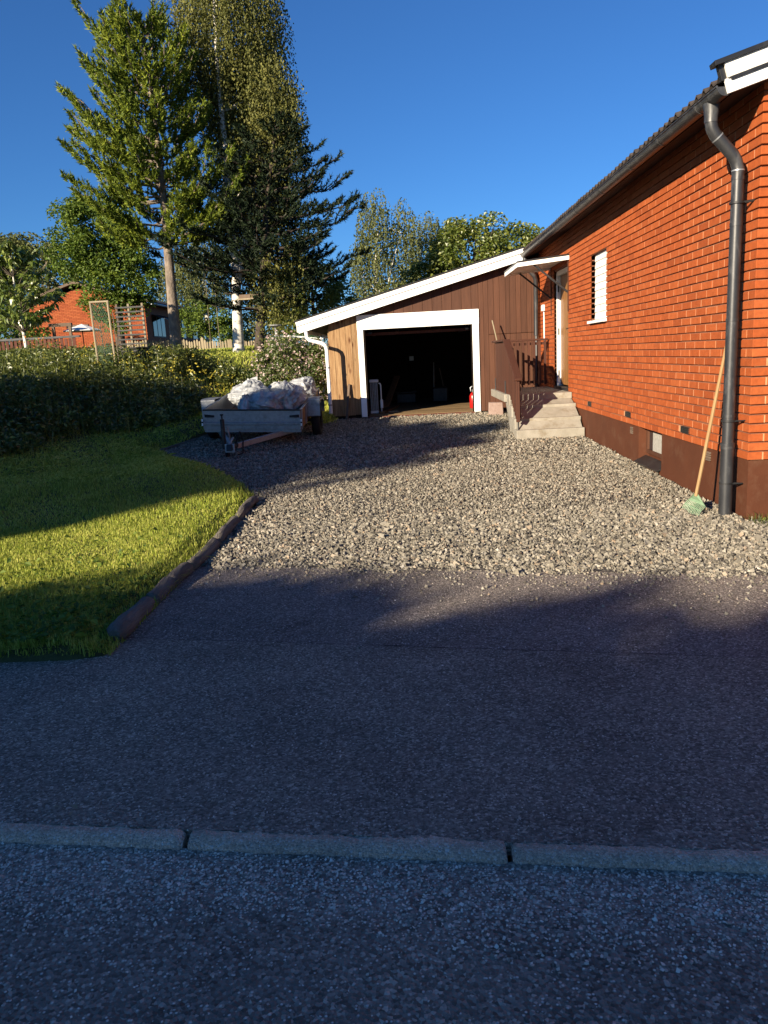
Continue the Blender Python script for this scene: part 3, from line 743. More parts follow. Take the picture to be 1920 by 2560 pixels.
VENTS = [(11.753, 1), (9.721, 1), (7.724, 1)]
bricks = []        # (cx,cy,cz,lx,ly) centre, size ; apparent size
strips = MB()
ncourse = int((3.42-Z0)/CH)
def blocked(y0, y1, z0, z1):
    for (a, b, c, d) in OPEN:
        if z1 > c+.02 and z0 < d-.02:
            if y0 >= a-.001 and y1 <= b+.001: return None
            if y0 < a < y1: y1 = a
            elif y0 < b < y1: y0 = b
            if 0 < a-y1 < .055: y1 = a
            if 0 < y0-b < .055: y0 = b
    return (y0, y1)
for c in range(ncourse):
    z = Z0+c*CH+.003
    # left wall
    y = WY if c % 2 == 0 else WY+.125
    if c % 2: pass
    segs = []
    yy = y
    while yy < 16.3:
        L = .237
        segs.append([yy, yy+L]); yy += L+.013
    for (a, b) in segs:
        r = blocked(a, b, z, z+BH)
        if r is None or r[1]-r[0] < .03: continue
        cy = (r[0]+r[1])/2
        if any(c == vc and abs(cy-vy) < .13 and r[0] < vy < r[1] for vy, vc in VENTS): continue
        near_open = any(z+BH > zc+.02 and z < zd-.02 and (abs(r[1]-oa) < .02 or abs(r[0]-ob) < .02) for oa, ob, zc, zd in OPEN)
        dep = .115 if (a == WY or near_open) else .05
        bricks.append((WX+dep/2, cy, z+BH/2, dep, r[1]-r[0], 1/(cy*cy)*(2.75/cy)))
    # flush upright joints: a mortar strip just behind the brick faces
    cuts = [(WY+.02, 16.3)]
    for (a, b, zc, zd) in OPEN:
        if z+BH > zc+.02 and z < zd-.02:
            nc = []
            for (p, q) in cuts:
                if b <= p or a >= q: nc.append((p, q))
                else:
                    if a > p: nc.append((p, a))
                    if b < q: nc.append((b, q))
            cuts = nc
    for (p, q) in cuts: strips.box(WX+.0025, WX+.03, p, q, z+.001, z+BH-.001)
    # gable
    x = WX if c % 2 else WX+.125
    xtop = 9.4
    while x < 9.3:
        zt = 3.17+.30*(min(x+.12, 12.2-x-.12)-2.43)+.02 if False else 9
        bricks.append((x+.12, WY+(.115 if x == WX else .05)/2, z+BH/2, .24, (.115 if x == WX else .05), (2.75/6.29)/(6.29**2)*(2.0 if x < 3.0 else .01)))
        x += .25
    strips.box(WX+.02, 9.35, WY+.0025, WY+.03, z+.001, z+BH-.001)
strips.build('joint_strip', M['mortar'], wall_o)
# the 300 that show largest become bricks of their own; the rest is one mass of bricks
bricks.sort(key=lambda b: -b[5])
def brick_mesh(lx, ly):
    bm = bmesh.new(); bmesh.ops.create_cube(bm, size=1.0)
    for vv in bm.verts: vv.co = (vv.co.x*lx, vv.co.y*ly, vv.co.z*BH)
    bmesh.ops.bevel(bm, geom=bm.edges[:], offset=.003, segments=1, affect='EDGES')
    me = bpy.data.meshes.new('brick'); bm.to_mesh(me); bm.free(); me.materials.append(M['brick'])
    a = me.attributes.new('var', 'FLOAT', 'POINT'); return me
bcache = {}
for b in bricks[:300]:
    k = (round(b[3], 3), round(b[4], 3))
    if k not in bcache: bcache[k] = brick_mesh(*k)
    o = bpy.data.objects.new('brick', bcache[k]); link(o, wall_o)
    dx = random.uniform(-.0012, .0012)
    o.location = (b[0]+(dx if b[1] > WY+.13 else 0), b[1]+random.uniform(-.001, .001), b[2]+random.uniform(-.001, .001))
V = []; F = []; va = []
for i, b in enumerate(bricks[300:]):
    h = np.array([b[3], b[4], BH]); j = np.array([random.uniform(-.0015, .0015), 0, random.uniform(-.0012, .0012)])
    V.append(CUBE_V*h+np.array(b[:3])+j); va += [random.random()]*8
    F.append(np.array([(3, 2, 1, 0), (4, 5, 6, 7), (0, 1, 5, 4), (1, 2, 6, 5), (2, 3, 7, 6), (3, 0, 4, 7)])+8*i)
tag(np_mesh('brickwork', np.concatenate(V), 4, np.concatenate(F), M['brick'], wall_o, var=va), kind='stuff')

# brick vents
for vy, vc in VENTS:
    z = Z0+vc*CH+.003
    va_ = B(WX+.001, WX+.03, vy-.115, vy+.115, z, z+BH).build('brick_vent', M['rubber'], house)
    m = MB()
    for k in range(9): m.box(WX-.005, WX+.0, vy-.115+k*.0285, vy-.109+k*.0285, z, z+BH)
    for k in range(4): m.box(WX-.004, WX+.0, vy-.115, vy+.118, z+k*.019, z+k*.019+.004)
    m.build('grille', M['blackmetal'], va_)

# plinth with the cellar window cut in
PX = WX+.012
pl = MB()
W0, W1, WB, WT = 8.46, 9.30, .10, .497
pl.box(PX, PX+.3, WY+.012, W0, -.25, .502); pl.box(PX, PX+.3, W0, W1, -.25, WB); pl.box(PX, PX+.3, W1, 18.4, -.25, .502)
pl.box(PX+.3, 9.3, WY+.012, WY+.3, -.25, .502)
plinth = pl.build('plinth', M['plinth'], house)
for vy in (9.571, 7.125):
    lv = B(PX-.004, PX+.002, vy-.07, vy+.07, .385, .475).build('plinth_vent', M['plinth'], house)
    for k in range(4):
        MB().hexa([(PX-.016, vy-.055, .392+k*.022), (PX-.016, vy+.055, .392+k*.022), (PX-.004, vy+.055, .396+k*.022), (PX-.004, vy-.055, .396+k*.022),
                   (PX-.012, vy-.055, .398+k*.022), (PX-.012, vy+.055, .398+k*.022), (PX-.003, vy+.055, .408+k*.022), (PX-.003, vy-.055, .408+k*.022)]).build('louvre', M['greywood'], lv)
cw = B(PX+.125, PX+.16, W0, W1, WB, .502).build('cellar_window', M['plinth'], house)
for a, b, c, d in ((8.47, 8.52, .19, .497), (9.235, 9.295, .19, .497), (8.52, 9.235, .19, .235), (8.52, 9.235, .455, .497)):
    B(PX+.085, PX+.124, a, b, c, d).build('frame', M['stain'], cw)
B(PX+.110, PX+.116, 8.52, 9.235, .235, .455).build('pane', M['dark_glass'], cw)
B(PX+.100, PX+.106, 8.52, 9.08, .235, .455).build('curtain', M['curtain'], cw)
sl = MB().hexa([(PX-.05, 8.47, .078), (PX-.05, 9.31, .078), (PX+.085, 9.295, .12), (PX+.085, 8.465, .12), (PX-.05, 8.47, .092), (PX-.05, 9.31, .092), (PX+.085, 9.295, .16), (PX+.085, 8.465, .16)])
sl.build('sill', M['blackmetal'], cw)

# shuttered window: white slatted blind in a reveal
sw = B(WX+.085, WX+.12, 10.83, 11.68, 1.805, 2.755).build('shuttered_window', M['white_worn'], house)
nsl = 9
for k in range(nsl):
    za = 1.845+k*(2.755-1.845)/nsl; zc = za+(2.755-1.845)/nsl-.006
    MB().hexa([(WX+.050, 10.84, za), (WX+.050, 11.67, za), (WX+.084, 11.67, za), (WX+.084, 10.84, za), (WX+.060, 10.84, zc), (WX+.060, 11.67, zc), (WX+.084, 11.67, zc), (WX+.084, 10.84, zc)]).build('slat', M['white_worn'], sw)
MB().hexa([(WX-.05, 10.80, 1.79), (WX-.05, 11.72, 1.79), (WX+.084, 11.72, 1.80), (WX+.084, 10.80, 1.80), (WX-.05, 10.80, 1.825), (WX-.05, 11.72, 1.825), (WX+.084, 11.72, 1.842), (WX+.084, 10.80, 1.842)]).build('sill', M['white'], sw)

# front door
dr = B(WX+.115, WX+.15, 13.40, 14.42, .80, 2.72).build('door', M['doorwood'], house)
for k in range(6):
    B(WX+.098, WX+.1145, 13.405+k*.17, 13.405+k*.17+.163, .805, 2.715).build('board', M['doorwood'], dr, bevel=.004)
for a, b, c, d in ((13.305, 13.40, .78, 2.795), (14.42, 14.515, .78, 2.795), (13.40, 14.42, 2.72, 2.795)):
    B(WX+.04, WX+.16, a, b, c, d).build('door_frame', M['white'], dr, bevel=.003)
B(WX-.01, WX+.16, 13.305, 14.515, .735, .78).build('threshold', M['steel_dark'], dr)
hd = MB().tube([(WX+.098, 13.52, 1.78), (WX+.045, 13.52, 1.78), (WX+.042, 13.55, 1.78), (WX+.042, 13.65, 1.775)], .010, 6)
hd.box(WX+.088, WX+.098, 13.495, 13.545, 1.66, 1.84)
hd.build('handle', M['steel_dark'], dr, smooth=True)
for zz in (1.0, 1.75, 2.5): MB().tube([(WX+.06, 14.415, zz-.06), (WX+.06, 14.415, zz+.06)], .012, 6).build('hinge', M['steel_dark'], dr)

# meter box and white conduit
mb_ = B(WX-.05, WX+.0, 15.44, 15.60, 2.17, 2.29).build('junction_box', M['plastic_white'], house, bevel=.008)
MB().tube([(WX-.012, 15.50, 2.17), (WX-.012, 15.46, .8)], .012, 6).build('conduit', M['plastic_white'], mb_)

# eaves: soffit, fascia, gutter
SL = .30                                   # roof slope
def roof_z(x): return 3.345+SL*(x-2.43)
sf = MB().hexa([(2.50, 6.20, 3.255), (2.50, 18.4, 3.255), (3.0, 18.4, 3.40), (3.0, 6.20, 3.40), (2.50, 6.20, 3.275), (2.50, 18.4, 3.275), (3.0, 18.4, 3.42), (3.0, 6.20, 3.42)])
roof = MB().hexa([(2.47, 6.19, roof_z(2.47)-.04), (2.47, 18.4, roof_z(2.47)-.04), (6.1, 18.4, roof_z(6.1)-.04), (6.1, 6.19, roof_z(6.1)-.04), (2.47, 6.19, roof_z(2.47)-.01), (2.47, 18.4, roof_z(2.47)-.01), (6.1, 18.4, roof_z(6.1)-.01), (6.1, 6.19, roof_z(6.1)-.01)])
roof.hexa([(6.1, 6.19, roof_z(6.1)-.04), (6.1, 18.4, roof_z(6.1)-.04), (9.8, 18.4, roof_z(2.4)-.04), (9.8, 6.19, roof_z(2.4)-.04), (6.1, 6.19, roof_z(6.1)-.01), (6.1, 18.4, roof_z(6.1)-.01), (9.8, 18.4, roof_z(2.4)-.01), (9.8, 6.19, roof_z(2.4)-.01)])
roof_o = roof.build('roof', M['soffit'], house)
sf.build('soffit', M['soffit'], roof_o)
# rear wall and far gable close the house off
m = MB(); m.box(9.25, 9.42, 6.4, 18.4, -.2, 3.4); m.box(2.95, 9.25, 18.2, 18.4, -.2, 3.4); m.build('rear_wall', M['mortar'], house)

def tile_mesh():
    """double-roll concrete tile, eaves edge at y=0 local, width along local y"""
    n = 16; v = []; f = []
    def prof_(t):
        return .034*max(0, math.sin(2*math.pi*t*1.0*2-0.6))**.8+.004
    for e, (x, dz) in enumerate(((0, 0), (.36, SL*.36))):
        for lay in (0, 1):
            for i in range(n+1):
                t = i/n; v.append((x, t*.30, dz+prof_(t)-(.016 if lay == 0 else 0)+(.012 if e == 0 else -.004)))
    N = n+1
    for i in range(n):
        f.append((N+i, N+i+1, 3*N+i+1, 3*N+i)); f.append((i+1, i, 2*N+i, 2*N+i+1)); f.append((i, i+1, N+i+1, N+i)); f.append((2*N+i+1, 2*N+i, 3*N+i, 3*N+i+1))
    f.append((0, N, 3*N, 2*N)); f.append((N-1, 3*N-1, 4*N-1, 2*N-1))
    me = bpy.data.meshes.new('roof_tile'); me.from_pydata(v, [], f); me.update(); me.materials.append(M['tile']); return me
tm = tile_mesh()
tv = np.array([vv.co[:] for vv in tm.vertices]); tf = [tuple(p.vertices) for p in tm.polygons]
mass = MB()
for r in range(12):
    for c in range(40):
        x = 2.395+r*.315; y = 6.20+c*.30
        if y > 18.0: continue
        z = roof_z(x)+.004
        if r < 2:
            o = bpy.data.objects.new('roof_tile', tm); link(o, roof_o)
            o.location = (x+random.uniform(-.006, .006), y, z+random.uniform(-.003, .003))
        elif r < 8:
            mass.add([(p[0]+x, p[1]+y, p[2]+z) for p in tv], tf)
me = bpy.data.meshes.new('roof_tiling'); me.from_pydata(mass.v, [], mass.f); me.update(); me.materials.append(M['tile'])
o = bpy.data.objects.new('roof_tiling', me); link(o, roof_o); tag(o, kind='stuff')

# barge boards and flashing on the gable verge (boards follow the slope)
def verge(y0, y1, x0, x1, a, b, mat, name, parent):
    zf = lambda x: 3.23+SL*(x-2.43)
    p = [(x0, y0, zf(x0)+a), (x0, y1, zf(x0)+a), (x1, y1, zf(x1)+a), (x1, y0, zf(x1)+a), (x0-SL*(b-a), y0, zf(x0)+b), (x0-SL*(b-a), y1, zf(x0)+b), (x1-SL*(b-a), y1, zf(x1)+b), (x1-SL*(b-a), y0, zf(x1)+b)]
    return MB().hexa(p).build(name, mat, parent, bevel=.002)
verge(6.145, 6.17, 2.432, 6.1, 0.0, .095, M['white'], 'barge_board', roof_o)
verge(6.125, 6.15, 2.418, 6.1, .105, .205, M['white_worn'], 'barge_board', roof_o)
verge(6.128, 6.145, 2.446, 6.1, .083, .104, M['blackmetal'], 'drip_strip', roof_o)
verge(6.105, 6.21, 2.32, 6.1, .212, .245, M['blackmetal'], 'verge_flashing', roof_o)
verge(6.150, 6.20, 2.385, 2.43, .10, .208, M['blackmetal'], 'verge_end', roof_o)

# gutter: half-round channel with bead, joints, outlet and downpipe
GXc, GZc, GR = 2.42, 3.285, .062
g = MB()
def chan(m, y0, y1, r, th=.004, ns=14, xc=GXc, zc=GZc):
    v = []; 
    for y in (y0, y1):
        for rr in (r, r-th):
            for i in range(ns+1):
                a = math.pi+math.pi*i/ns; v.append((xc+rr*math.cos(a), y, zc+rr*math.sin(a)))
    N = ns+1; f = []
    for i in range(ns):
        f += [(i, i+1, 2*N+i+1, 2*N+i), (N+i+1, N+i, 3*N+i, 3*N+i+1), (i+1, i, N+i, N+i+1), (2*N+i, 2*N+i+1, 3*N+i+1, 3*N+i)]
    f += [(0, 2*N, 3*N, N), (N-1, 2*N-1, 4*N-1, 3*N-1)]
    m.add(v, f)
chan(g, 6.171, 16.0, GR)
g.prism([(GXc+GR*math.cos(math.pi+math.pi*i/14), GZc+GR*math.sin(math.pi+math.pi*i/14)) for i in range(15)], 'Y', 6.1695, 6.1735)
g.tube([(GXc-GR, 6.175, GZc+.004), (GXc-GR, 16.0, GZc+.004)], .009, 6)
gut = g.build('gutter', M['pipe'], house, smooth=True)
yj = 6.75
for yj in (6.62, 7.55, 8.5, 9.7, 11.0, 12.4, 13.9):
    m = MB(); chan(m, yj-.018, yj+.018, GR+.0045, .004); m.build('gutter_joint', M['pipe'], gut, smooth=True)
# downpipe near the corner
PY, PXc = 6.445, 2.645
dp = MB()
path = [(2.42, 6.43, 3.10), (2.42, 6.43, 3.02), (2.43, 6.432, 2.97), (2.455, 6.435, 2.925), (2.60, 6.44, 2.77), (2.628, 6.444, 2.725), (PXc, PY, 2.67), (PXc, PY, 2.60)]
path = [(x, y, z+.10) for x, y, z in path]
dp.tube(path, .047, 14)
pipe_o = dp.build('downpipe', M['pipe'], house, smooth=True)
MB().tube([(2.42, 6.43, 3.245), (2.42, 6.43, 3.22), (2.42, 6.43, 3.15), (2.42, 6.43, 3.11)], [.062, .060, .050, .050], 14).build('outlet_funnel', M['pipe'], pipe_o, smooth=True)
for a, b, r in ((2.73, 2.35, .0455), (2.36, 1.62, .046), (1.64, .62, .047), (.64, -.02, .053)):
    MB().tube([(PXc, PY, a), (PXc, PY, b)], r, 14).build('pipe_length', M['pipe'], pipe_o, smooth=True)
for zc_, rr in ((2.70, .0485), (2.36, .0485), (1.63, .050), (.86, .0505), (.625, .057), (.60, .056)):
    MB().tube([(PXc, PY, zc_-.012), (PXc, PY, zc_+.012)], rr, 14).build('pipe_collar', M['pipe'], pipe_o, smooth=True)
for p_, q_ in zip(path[:-1], path[1:]):
    if (p_, q_) in ((path[0], path[1]), (path[3], path[4]), (path[6], path[7])):
        a_ = Vector(p_).lerp(Vector(q_), .12); b_ = a_+(Vector(q_)-Vector(p_)).normalized()*.010
        MB().tube([a_, b_], .0495, 14).build('pipe_seam', M['steel'], pipe_o, smooth=True)
for zc_ in (2.52, .82, .30):
    m = MB(); m.tube([(PXc, PY, zc_-.008), (PXc, PY, zc_+.008)], .057, 14); m.tube([(PXc+.05, PY-.02, zc_), (WX+.03, PY-.06, zc_)], .006, 5); m.tube([(PXc+.03, PY-.055, zc_), (PXc+.10, PY-.085, zc_+.006)], .005, 5)
    m.build('pipe_bracket', M['steel_dark'], pipe_o, smooth=True)
# pipe in the far corner, by the garage
m = MB(); m.tube([(2.44, 15.85, 3.23), (2.44, 15.85, 3.10), (2.48, 15.85, 3.02), (2.62, 15.9, 2.88), (2.655, 15.92, 2.80), (2.655, 15.92, 1.72)], .046, 10)
m.tube([(2.655, 15.92, 1.75), (2.655, 15.92, .3)], .030, 8)
m.build('downpipe', M['pipe'], house, smooth=True)

# canopy over the door
CY0, CY1 = 13.18, 14.85
can = MB().hexa([(1.90, CY0, 2.862), (1.90, CY1, 2.862), (WX-.002, CY1, 2.935), (WX-.002, CY0, 2.935), (1.90, CY0, 2.885), (1.90, CY1, 2.885), (WX-.002, CY1, 2.96), (WX-.002, CY0, 2.96)])
can_o = can.build('door_canopy', M['blackmetal'], house)
MB().hexa([(1.905, CY0+.01, 2.795), (1.905, CY0+.035, 2.795), (WX-.003, CY0+.035, 2.868), (WX-.003, CY0+.01, 2.868), (1.905, CY0+.01, 2.861), (1.905, CY0+.035, 2.861), (WX-.003, CY0+.035, 2.934), (WX-.003, CY0+.01, 2.934)]).build('fascia', M['white'], can_o)
MB().hexa([(1.905, CY1-.035, 2.795), (1.905, CY1-.01, 2.795), (WX-.003, CY1-.01, 2.868), (WX-.003, CY1-.035, 2.868), (1.905, CY1-.035, 2.861), (1.905, CY1-.01, 2.861), (WX-.003, CY1-.01, 2.934), (WX-.003, CY1-.035, 2.934)]).build('fascia', M['white'], can_o)
B(1.905, 1.93, CY0+.036, CY1-.036, 2.795, 2.861).build('fascia', M['white'], can_o)
MB().hexa([(1.931, CY0+.036, 2.835), (1.931, CY1-.036, 2.835), (WX-.003, CY1-.036, 2.905), (WX-.003, CY0+.036, 2.905), (1.931, CY0+.036, 2.845), (1.931, CY1-.036, 2.845), (WX-.003, CY1-.036, 2.915), (WX-.003, CY0+.036, 2.915)]).build('ceiling_board', M['white_worn'], can_o)
for yy in (CY0+.07, CY1-.09):
    MB().bar((WX-.012, yy, 2.36), (2.17, yy, 2.83), .014, .03).build('strut', M['steel_dark'], can_o)
    B(WX-.016, WX-.004, yy-.014, yy+.014, 2.05, 2.88).build('wall_bar', M['railwood'], can_o)

# ================================================================== concrete steps with railing
SX0, SX1 = 1.69, 2.745
steps = thing('entrance_steps', (2.2, 12.9, .1), 'concrete entrance steps with brown wooden railing below the oak door', 'steps')
ST = [(12.05, .235), (12.30, .393), (12.66, .573), (12.97, .735)]
zlow = [.02, .02, .02, .02]
for i, (y, z) in enumerate(ST):
    y2 = ST[i+1][0]+.10 if i < 3 else 13.3
    zl = .02 if i < 3 else .45
    x1 = SX1
    x0 = SX0
    B(x0+.004*i, x1-.001*i, y, y2, (.02 if i == 0 else ST[i-1][1]-.02), z).build('step', M['concrete'], steps, bevel=.010, seg=2)
    
m = MB().prism([(12.12, .02), (12.95, .02), (13.25, .34), (13.6, .60), (15.3, .60), (15.3, .72), (13.2, .72), (12.7, .55), (12.33, .37), (12.12, .22)], 'X', SX0+.03, SX1-.02)
m.build('understructure', M['concrete'], steps)
B(SX0-.03, SX1, 13.28, 15.32, .60, .733).build('landing', M['concrete'], steps, bevel=.012, seg=2)
rail = MB(); RX = 1.73
rail.bar((RX, 12.02, 1.012), (RX, 13.42, 1.635), .115, .036, (0, 0, 1)); rail.bar((RX, 13.405, 1.632), (RX, 15.15, 1.632), .115, .036)
rail_o = rail.build('railing', M['railwood'], steps, bevel=.006)
rl = B(RX-.05, WX-.03, 14.98, 15.10, 1.614, 1.65).build('handrail', M['railwood'], rail_o, bevel=.006)
for k in range(27):
    y = 12.09+k*.112
    if y > 15.0: break
    top = 1.0+(y-12.02)*.445-.02 if y < 13.42 else 1.61
    bot = max(.40, .25+(y-12.05)*.50) if y < 13.1 else .70
    bot = .37 if k == 0 else bot
    B(RX-.014, RX+.014, y-.034, y+.034, bot, top).build('baluster', M['railwood'], rail_o)
B(RX-.03, RX+.03, 12.11, 12.16, .36, 1.02).build('post', M['railwood'], rail_o)
MB().tube([(RX, 12.14, .38), (RX, 12.14, .20)], .012, 6).build('iron_foot', M['steel_dark'], rail_o)
for yy in (13.5, 14.95): MB().tube([(RX-.02, yy, .95), (RX-.02, yy, .72)], .012, 6).build('iron_foot', M['steel_dark'], rail_o)
for a, b in (((RX+.03, 13.45, 1.50), (RX+.03, 15.0, 1.50)), ((RX+.03, 13.45, .84), (RX+.03, 15.0, .84)), ((RX+.03, 12.12, .86), (RX+.03, 13.45, 1.46)), ((RX+.03, 12.12, .45), (RX+.03, 13.45, .90))):
    MB().bar(a, b, .03, .05).build('rail_bar', M['railwood'], rail_o)
for zz in (1.56, .84): B(RX+.05, WX-.04, 15.02, 15.06, zz-.025, zz+.025).build('rail_bar', M['railwood'], rail_o)
for k in range(9):
    x = 1.84+k*.103
    B(x-.022, x+.022, 14.99, 15.018, .79, 1.612).build('baluster', M['railwood'], rail_o)

# ================================================================== garage
GYf = 16.15; GF = .25
gar = thing('garage', (.4, GYf, .2), 'low brown timber garage with open doorway and white trim', 'garage')
gsl = .257
def gtop(x): return 2.228+gsl*(x+2.165)           # barge top line
def gwall(x): return gtop(x)-.19
# floor, foundation, inner shell
fl = B(-1.5, 2.70, 16.26, 22.0, GF-.06, GF-.012).build('floor', M['greywood'], gar)
for k in range(18):
    B(-1.48, 2.6, 16.262+k*.145, 16.262+k*.145+.142, GF-.011, GF+random.uniform(-.001, .003)).build('floor_board', M['floorwood'], fl)
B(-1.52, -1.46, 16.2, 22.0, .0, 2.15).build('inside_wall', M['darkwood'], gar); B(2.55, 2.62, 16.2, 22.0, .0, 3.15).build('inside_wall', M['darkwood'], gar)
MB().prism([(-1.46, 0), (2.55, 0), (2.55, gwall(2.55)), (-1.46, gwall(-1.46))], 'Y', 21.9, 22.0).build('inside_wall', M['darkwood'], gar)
ro = MB().hexa([(-2.10, 15.925, gtop(-2.10)-.14), (-2.10, 22.3, gtop(-2.10)-.14), (2.62, 22.3, gtop(2.62)-.14), (2.62, 15.925, gtop(2.62)-.14), (-2.10, 15.925, gtop(-2.10)-.02), (-2.10, 22.3, gtop(-2.10)-.02), (2.62, 22.3, gtop(2.62)-.02), (2.62, 15.925, gtop(2.62)-.02)])
gro = ro.build('roof', M['soffit'], gar)
MB().hexa([(-2.20, 15.86, gtop(-2.20)+.004), (-2.20, 22.4, gtop(-2.20)+.004), (2.43, 22.4, gtop(2.43)+.004), (2.43, 15.86, gtop(2.43)+.004), (-2.20, 15.86, gtop(-2.20)+.034), (-2.20, 22.4, gtop(-2.20)+.034), (2.43, 22.4, gtop(2.43)+.034), (2.43, 15.86, gtop(2.43)+.034)]).build('roofing_felt', M['felt'], gro)
def gbarge(y0, y1, a, b, x0, x1, name):
    MB().hexa([(x0-gsl*(a), y0, gtop(x0)+a), (x0-gsl*(a), y1, gtop(x0)+a), (x1, y1, gtop(x1)+a), (x1, y0, gtop(x1)+a), (x0-gsl*(b), y0, gtop(x0)+b), (x0-gsl*(b), y1, gtop(x0)+b), (x1, y1, gtop(x1)+b), (x1, y0, gtop(x1)+b)]).build(name, M['white'], gro, bevel=.002)
gbarge(15.87, 15.895, -.082, .0, -2.175, 2.42, 'barge_board')
gbarge(15.895, 15.92, -.222, -.062, -2.175, 2.40, 'barge_board')
B(-2.16, -2.135, 15.925, 22.2, gtop(-2.15)-.20, gtop(-2.15)-.03).build('eaves_fascia', M['white'], gro)
# vertical boards, each cut to the slope; two thin ones show as one board with a groove
def plank(x0, x1, z0, mat, y=GYf, zt=None):
    t0 = gwall(x0)-.03 if zt is None else zt; t1 = gwall(x1)-.03 if zt is None else zt
    d = random.uniform(0, .004)
    MB().hexa([(x0, y-.022+d, z0), (x1, y-.022+d, z0), (x1, y, z0), (x0, y, z0), (x0, y-.022+d, t0), (x1, y-.022+d, t1), (x1, y, t1), (x0, y, t0)]).build('plank', mat, gar, bevel=.003)
xl = [-1.54, -1.44, -1.315, -1.20, -1.075, -.945]
for a, b in zip(xl[:-1], xl[1:]): plank(a+.002, b-.002, .30+random.uniform(-.02, .01), M['rawpine'])
xw = -.95
pw_ = .197
x = -.78
while x < 1.52:
    b = min(x+pw_, 1.53)
    plank(x+.002, b-.002, 2.30, M['stain']); x += pw_
x = 1.53
cuts = [1.53, 1.63, 1.727, 1.84, 1.955, 2.08, 2.165, 2.29, 2.385, 2.51, 2.60, 2.74]
for a, b in zip(cuts[:-1], cuts[1:]):
    if a < 1.70: plank(a+.002, b-.002, .25, M['stain'])
    else:
        plank(a+.002, b-.002, 1.797, M['stain']); plank(a+.002, b-.002, .28, M['stain'], GYf+.006, 1.79)
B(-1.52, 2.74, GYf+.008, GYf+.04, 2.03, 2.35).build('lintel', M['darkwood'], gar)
B(1.40, 2.74, GYf+.030, GYf+.06, .2, 3.0).build('wall_backing', M['darkwood'], gar); B(-1.52, -.86, GYf+.002, GYf+.05, .2, 2.1).build('wall_backing', M['darkwood'], gar)
# side wall boards on the left, seen edge on
for k in range(12): B(-1.565, -1.543, 16.16+k*.5, 16.16+k*.5+.49, .25, 2.06).build('side_plank', M['rawpine'], gar)
# white door trim
tr = B(-.955, 1.53, GYf-.052, GYf-.024, 2.155, 2.31).build('door_trim', M['white'], gar, bevel=.003)
B(-.955, 1.53, GYf-.050, GYf-.024, 2.018, 2.152).build('trim_board', M['white'], tr, bevel=.003)
for a, b in ((-.95, -.832), (1.395, 1.525)): B(a, b, GYf-.048, GYf-.020, .245, 2.016).build('trim_board', M['white'], tr, bevel=.003)
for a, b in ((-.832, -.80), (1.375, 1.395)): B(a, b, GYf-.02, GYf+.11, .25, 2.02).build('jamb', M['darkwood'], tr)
# track and beam inside the head of the doorway
for x in (-.7, 1.3): B(x-.03, x+.03, 16.3, 18.6, 1.93, 1.97).build('door_track', M['steel_dark'], gar)
B(-.8, 1.37, 16.42, 16.50, 1.90, 1.955).build('door_beam', M['redwood'], gar)
for x in (-.15, .75): B(x-.03, x+.03, 16.5, 21.5, 1.98, 2.08).build('roof_joist', M['darkwood'], gar)
# sill blocks in front of the opening
for k, a in enumerate(np.linspace(-.85, 1.50, 8)[:-1]):
    B(a+.008, a+.325, 15.98, 16.255, .08, .205+random.uniform(-.006, .006)).build('sill_block', M['kerb'], gar, bevel=.012)
B(-.83, 1.40, 16.10, 16.262, .19, .243).build('sill_beam', M['redwood'], gar, bevel=.004)
# white downpipe on the left corner
m = MB(); m.tube([(-1.96, 15.80, 2.03), (-1.955, 15.80, 1.92), (-1.91, 15.79, 1.865), (-1.66, 15.76, 1.79), (-1.59, 15.755, 1.74), (-1.565, 15.75, 1.66), (-1.56, 15.75, .38)], .038, 10)
gp = m.build('downpipe', M['plastic_white'], gar, smooth=True)
for zz in (1.30, .55): MB().tube([(-1.56, 15.75, zz-.015), (-1.56, 15.75, zz+.015)], .042, 10).build('pipe_collar', M['steel'], gp)

# things in and round the garage
he = thing('panel_heater', (-.76, 16.9, GF), 'white finned panel heater standing inside the garage doorway', 'heater')
B(-.80, -.60, 16.86, 16.99, .92, .985).build('top_cover', M['plastic_white'], he, bevel=.02, seg=2)
for k in range(5): B(-.79+k*.035, -.765+k*.035, 16.87, 16.97, .30, .92).build('fin', M['steel'], he, bevel=.006)
MB().tube([(-.60, 16.90, .90), (-.565, 16.90, .89), (-.555, 16.90, .85), (-.555, 16.90, .33), (-.56, 16.90, .29)], .014, 8).build('side_pipe', M['plastic_white'], he, smooth=True)
B(-.58, -.52, 16.86, 16.94, .36, .55).build('control_box', M['plastic_white'], he, bevel=.01)
B(-.80, -.62, 16.86, 16.98, .252, .31).build('foot', M['plastic_white'], he, bevel=.01)
ca = thing('gas_bottle', (1.455, 17.05, GF), 'red gas bottle with grey valve just inside the right jamb', 'gas bottle')
MB().tube([(1.455, 17.05, .252), (1.455, 17.05, .27), (1.455, 17.05, .52), (1.455, 17.05, .57), (1.455, 17.05, .60)], [.07, .085, .085, .06, .03], 14).build('body', M['red'], ca, smooth=True)
MB().tube([(1.455, 17.05, .60), (1.455, 17.05, .66)], .025, 8).build('valve', M['steel'], ca)
MB().tube([(1.405, 17.02, .62), (1.395, 17.02, .70), (1.455, 17.02, .74), (1.515, 17.02, .70), (1.505, 17.02, .62)], .012, 6).build('handle', M['steel'], ca, smooth=True)
def loose(name, mb, mat, label, cat, bevel=0.0, smooth=False, group=None):
    return tag(mb.build(name, mat, bevel=bevel, smooth=smooth), label, cat, group)
loose('timber_plank', MB().bar((-.50, 18.0, .30), (-.22, 19.6, .95), .14, .04), M['lumber'], 'long timber plank leaning up inside the dark garage', 'plank', .004)
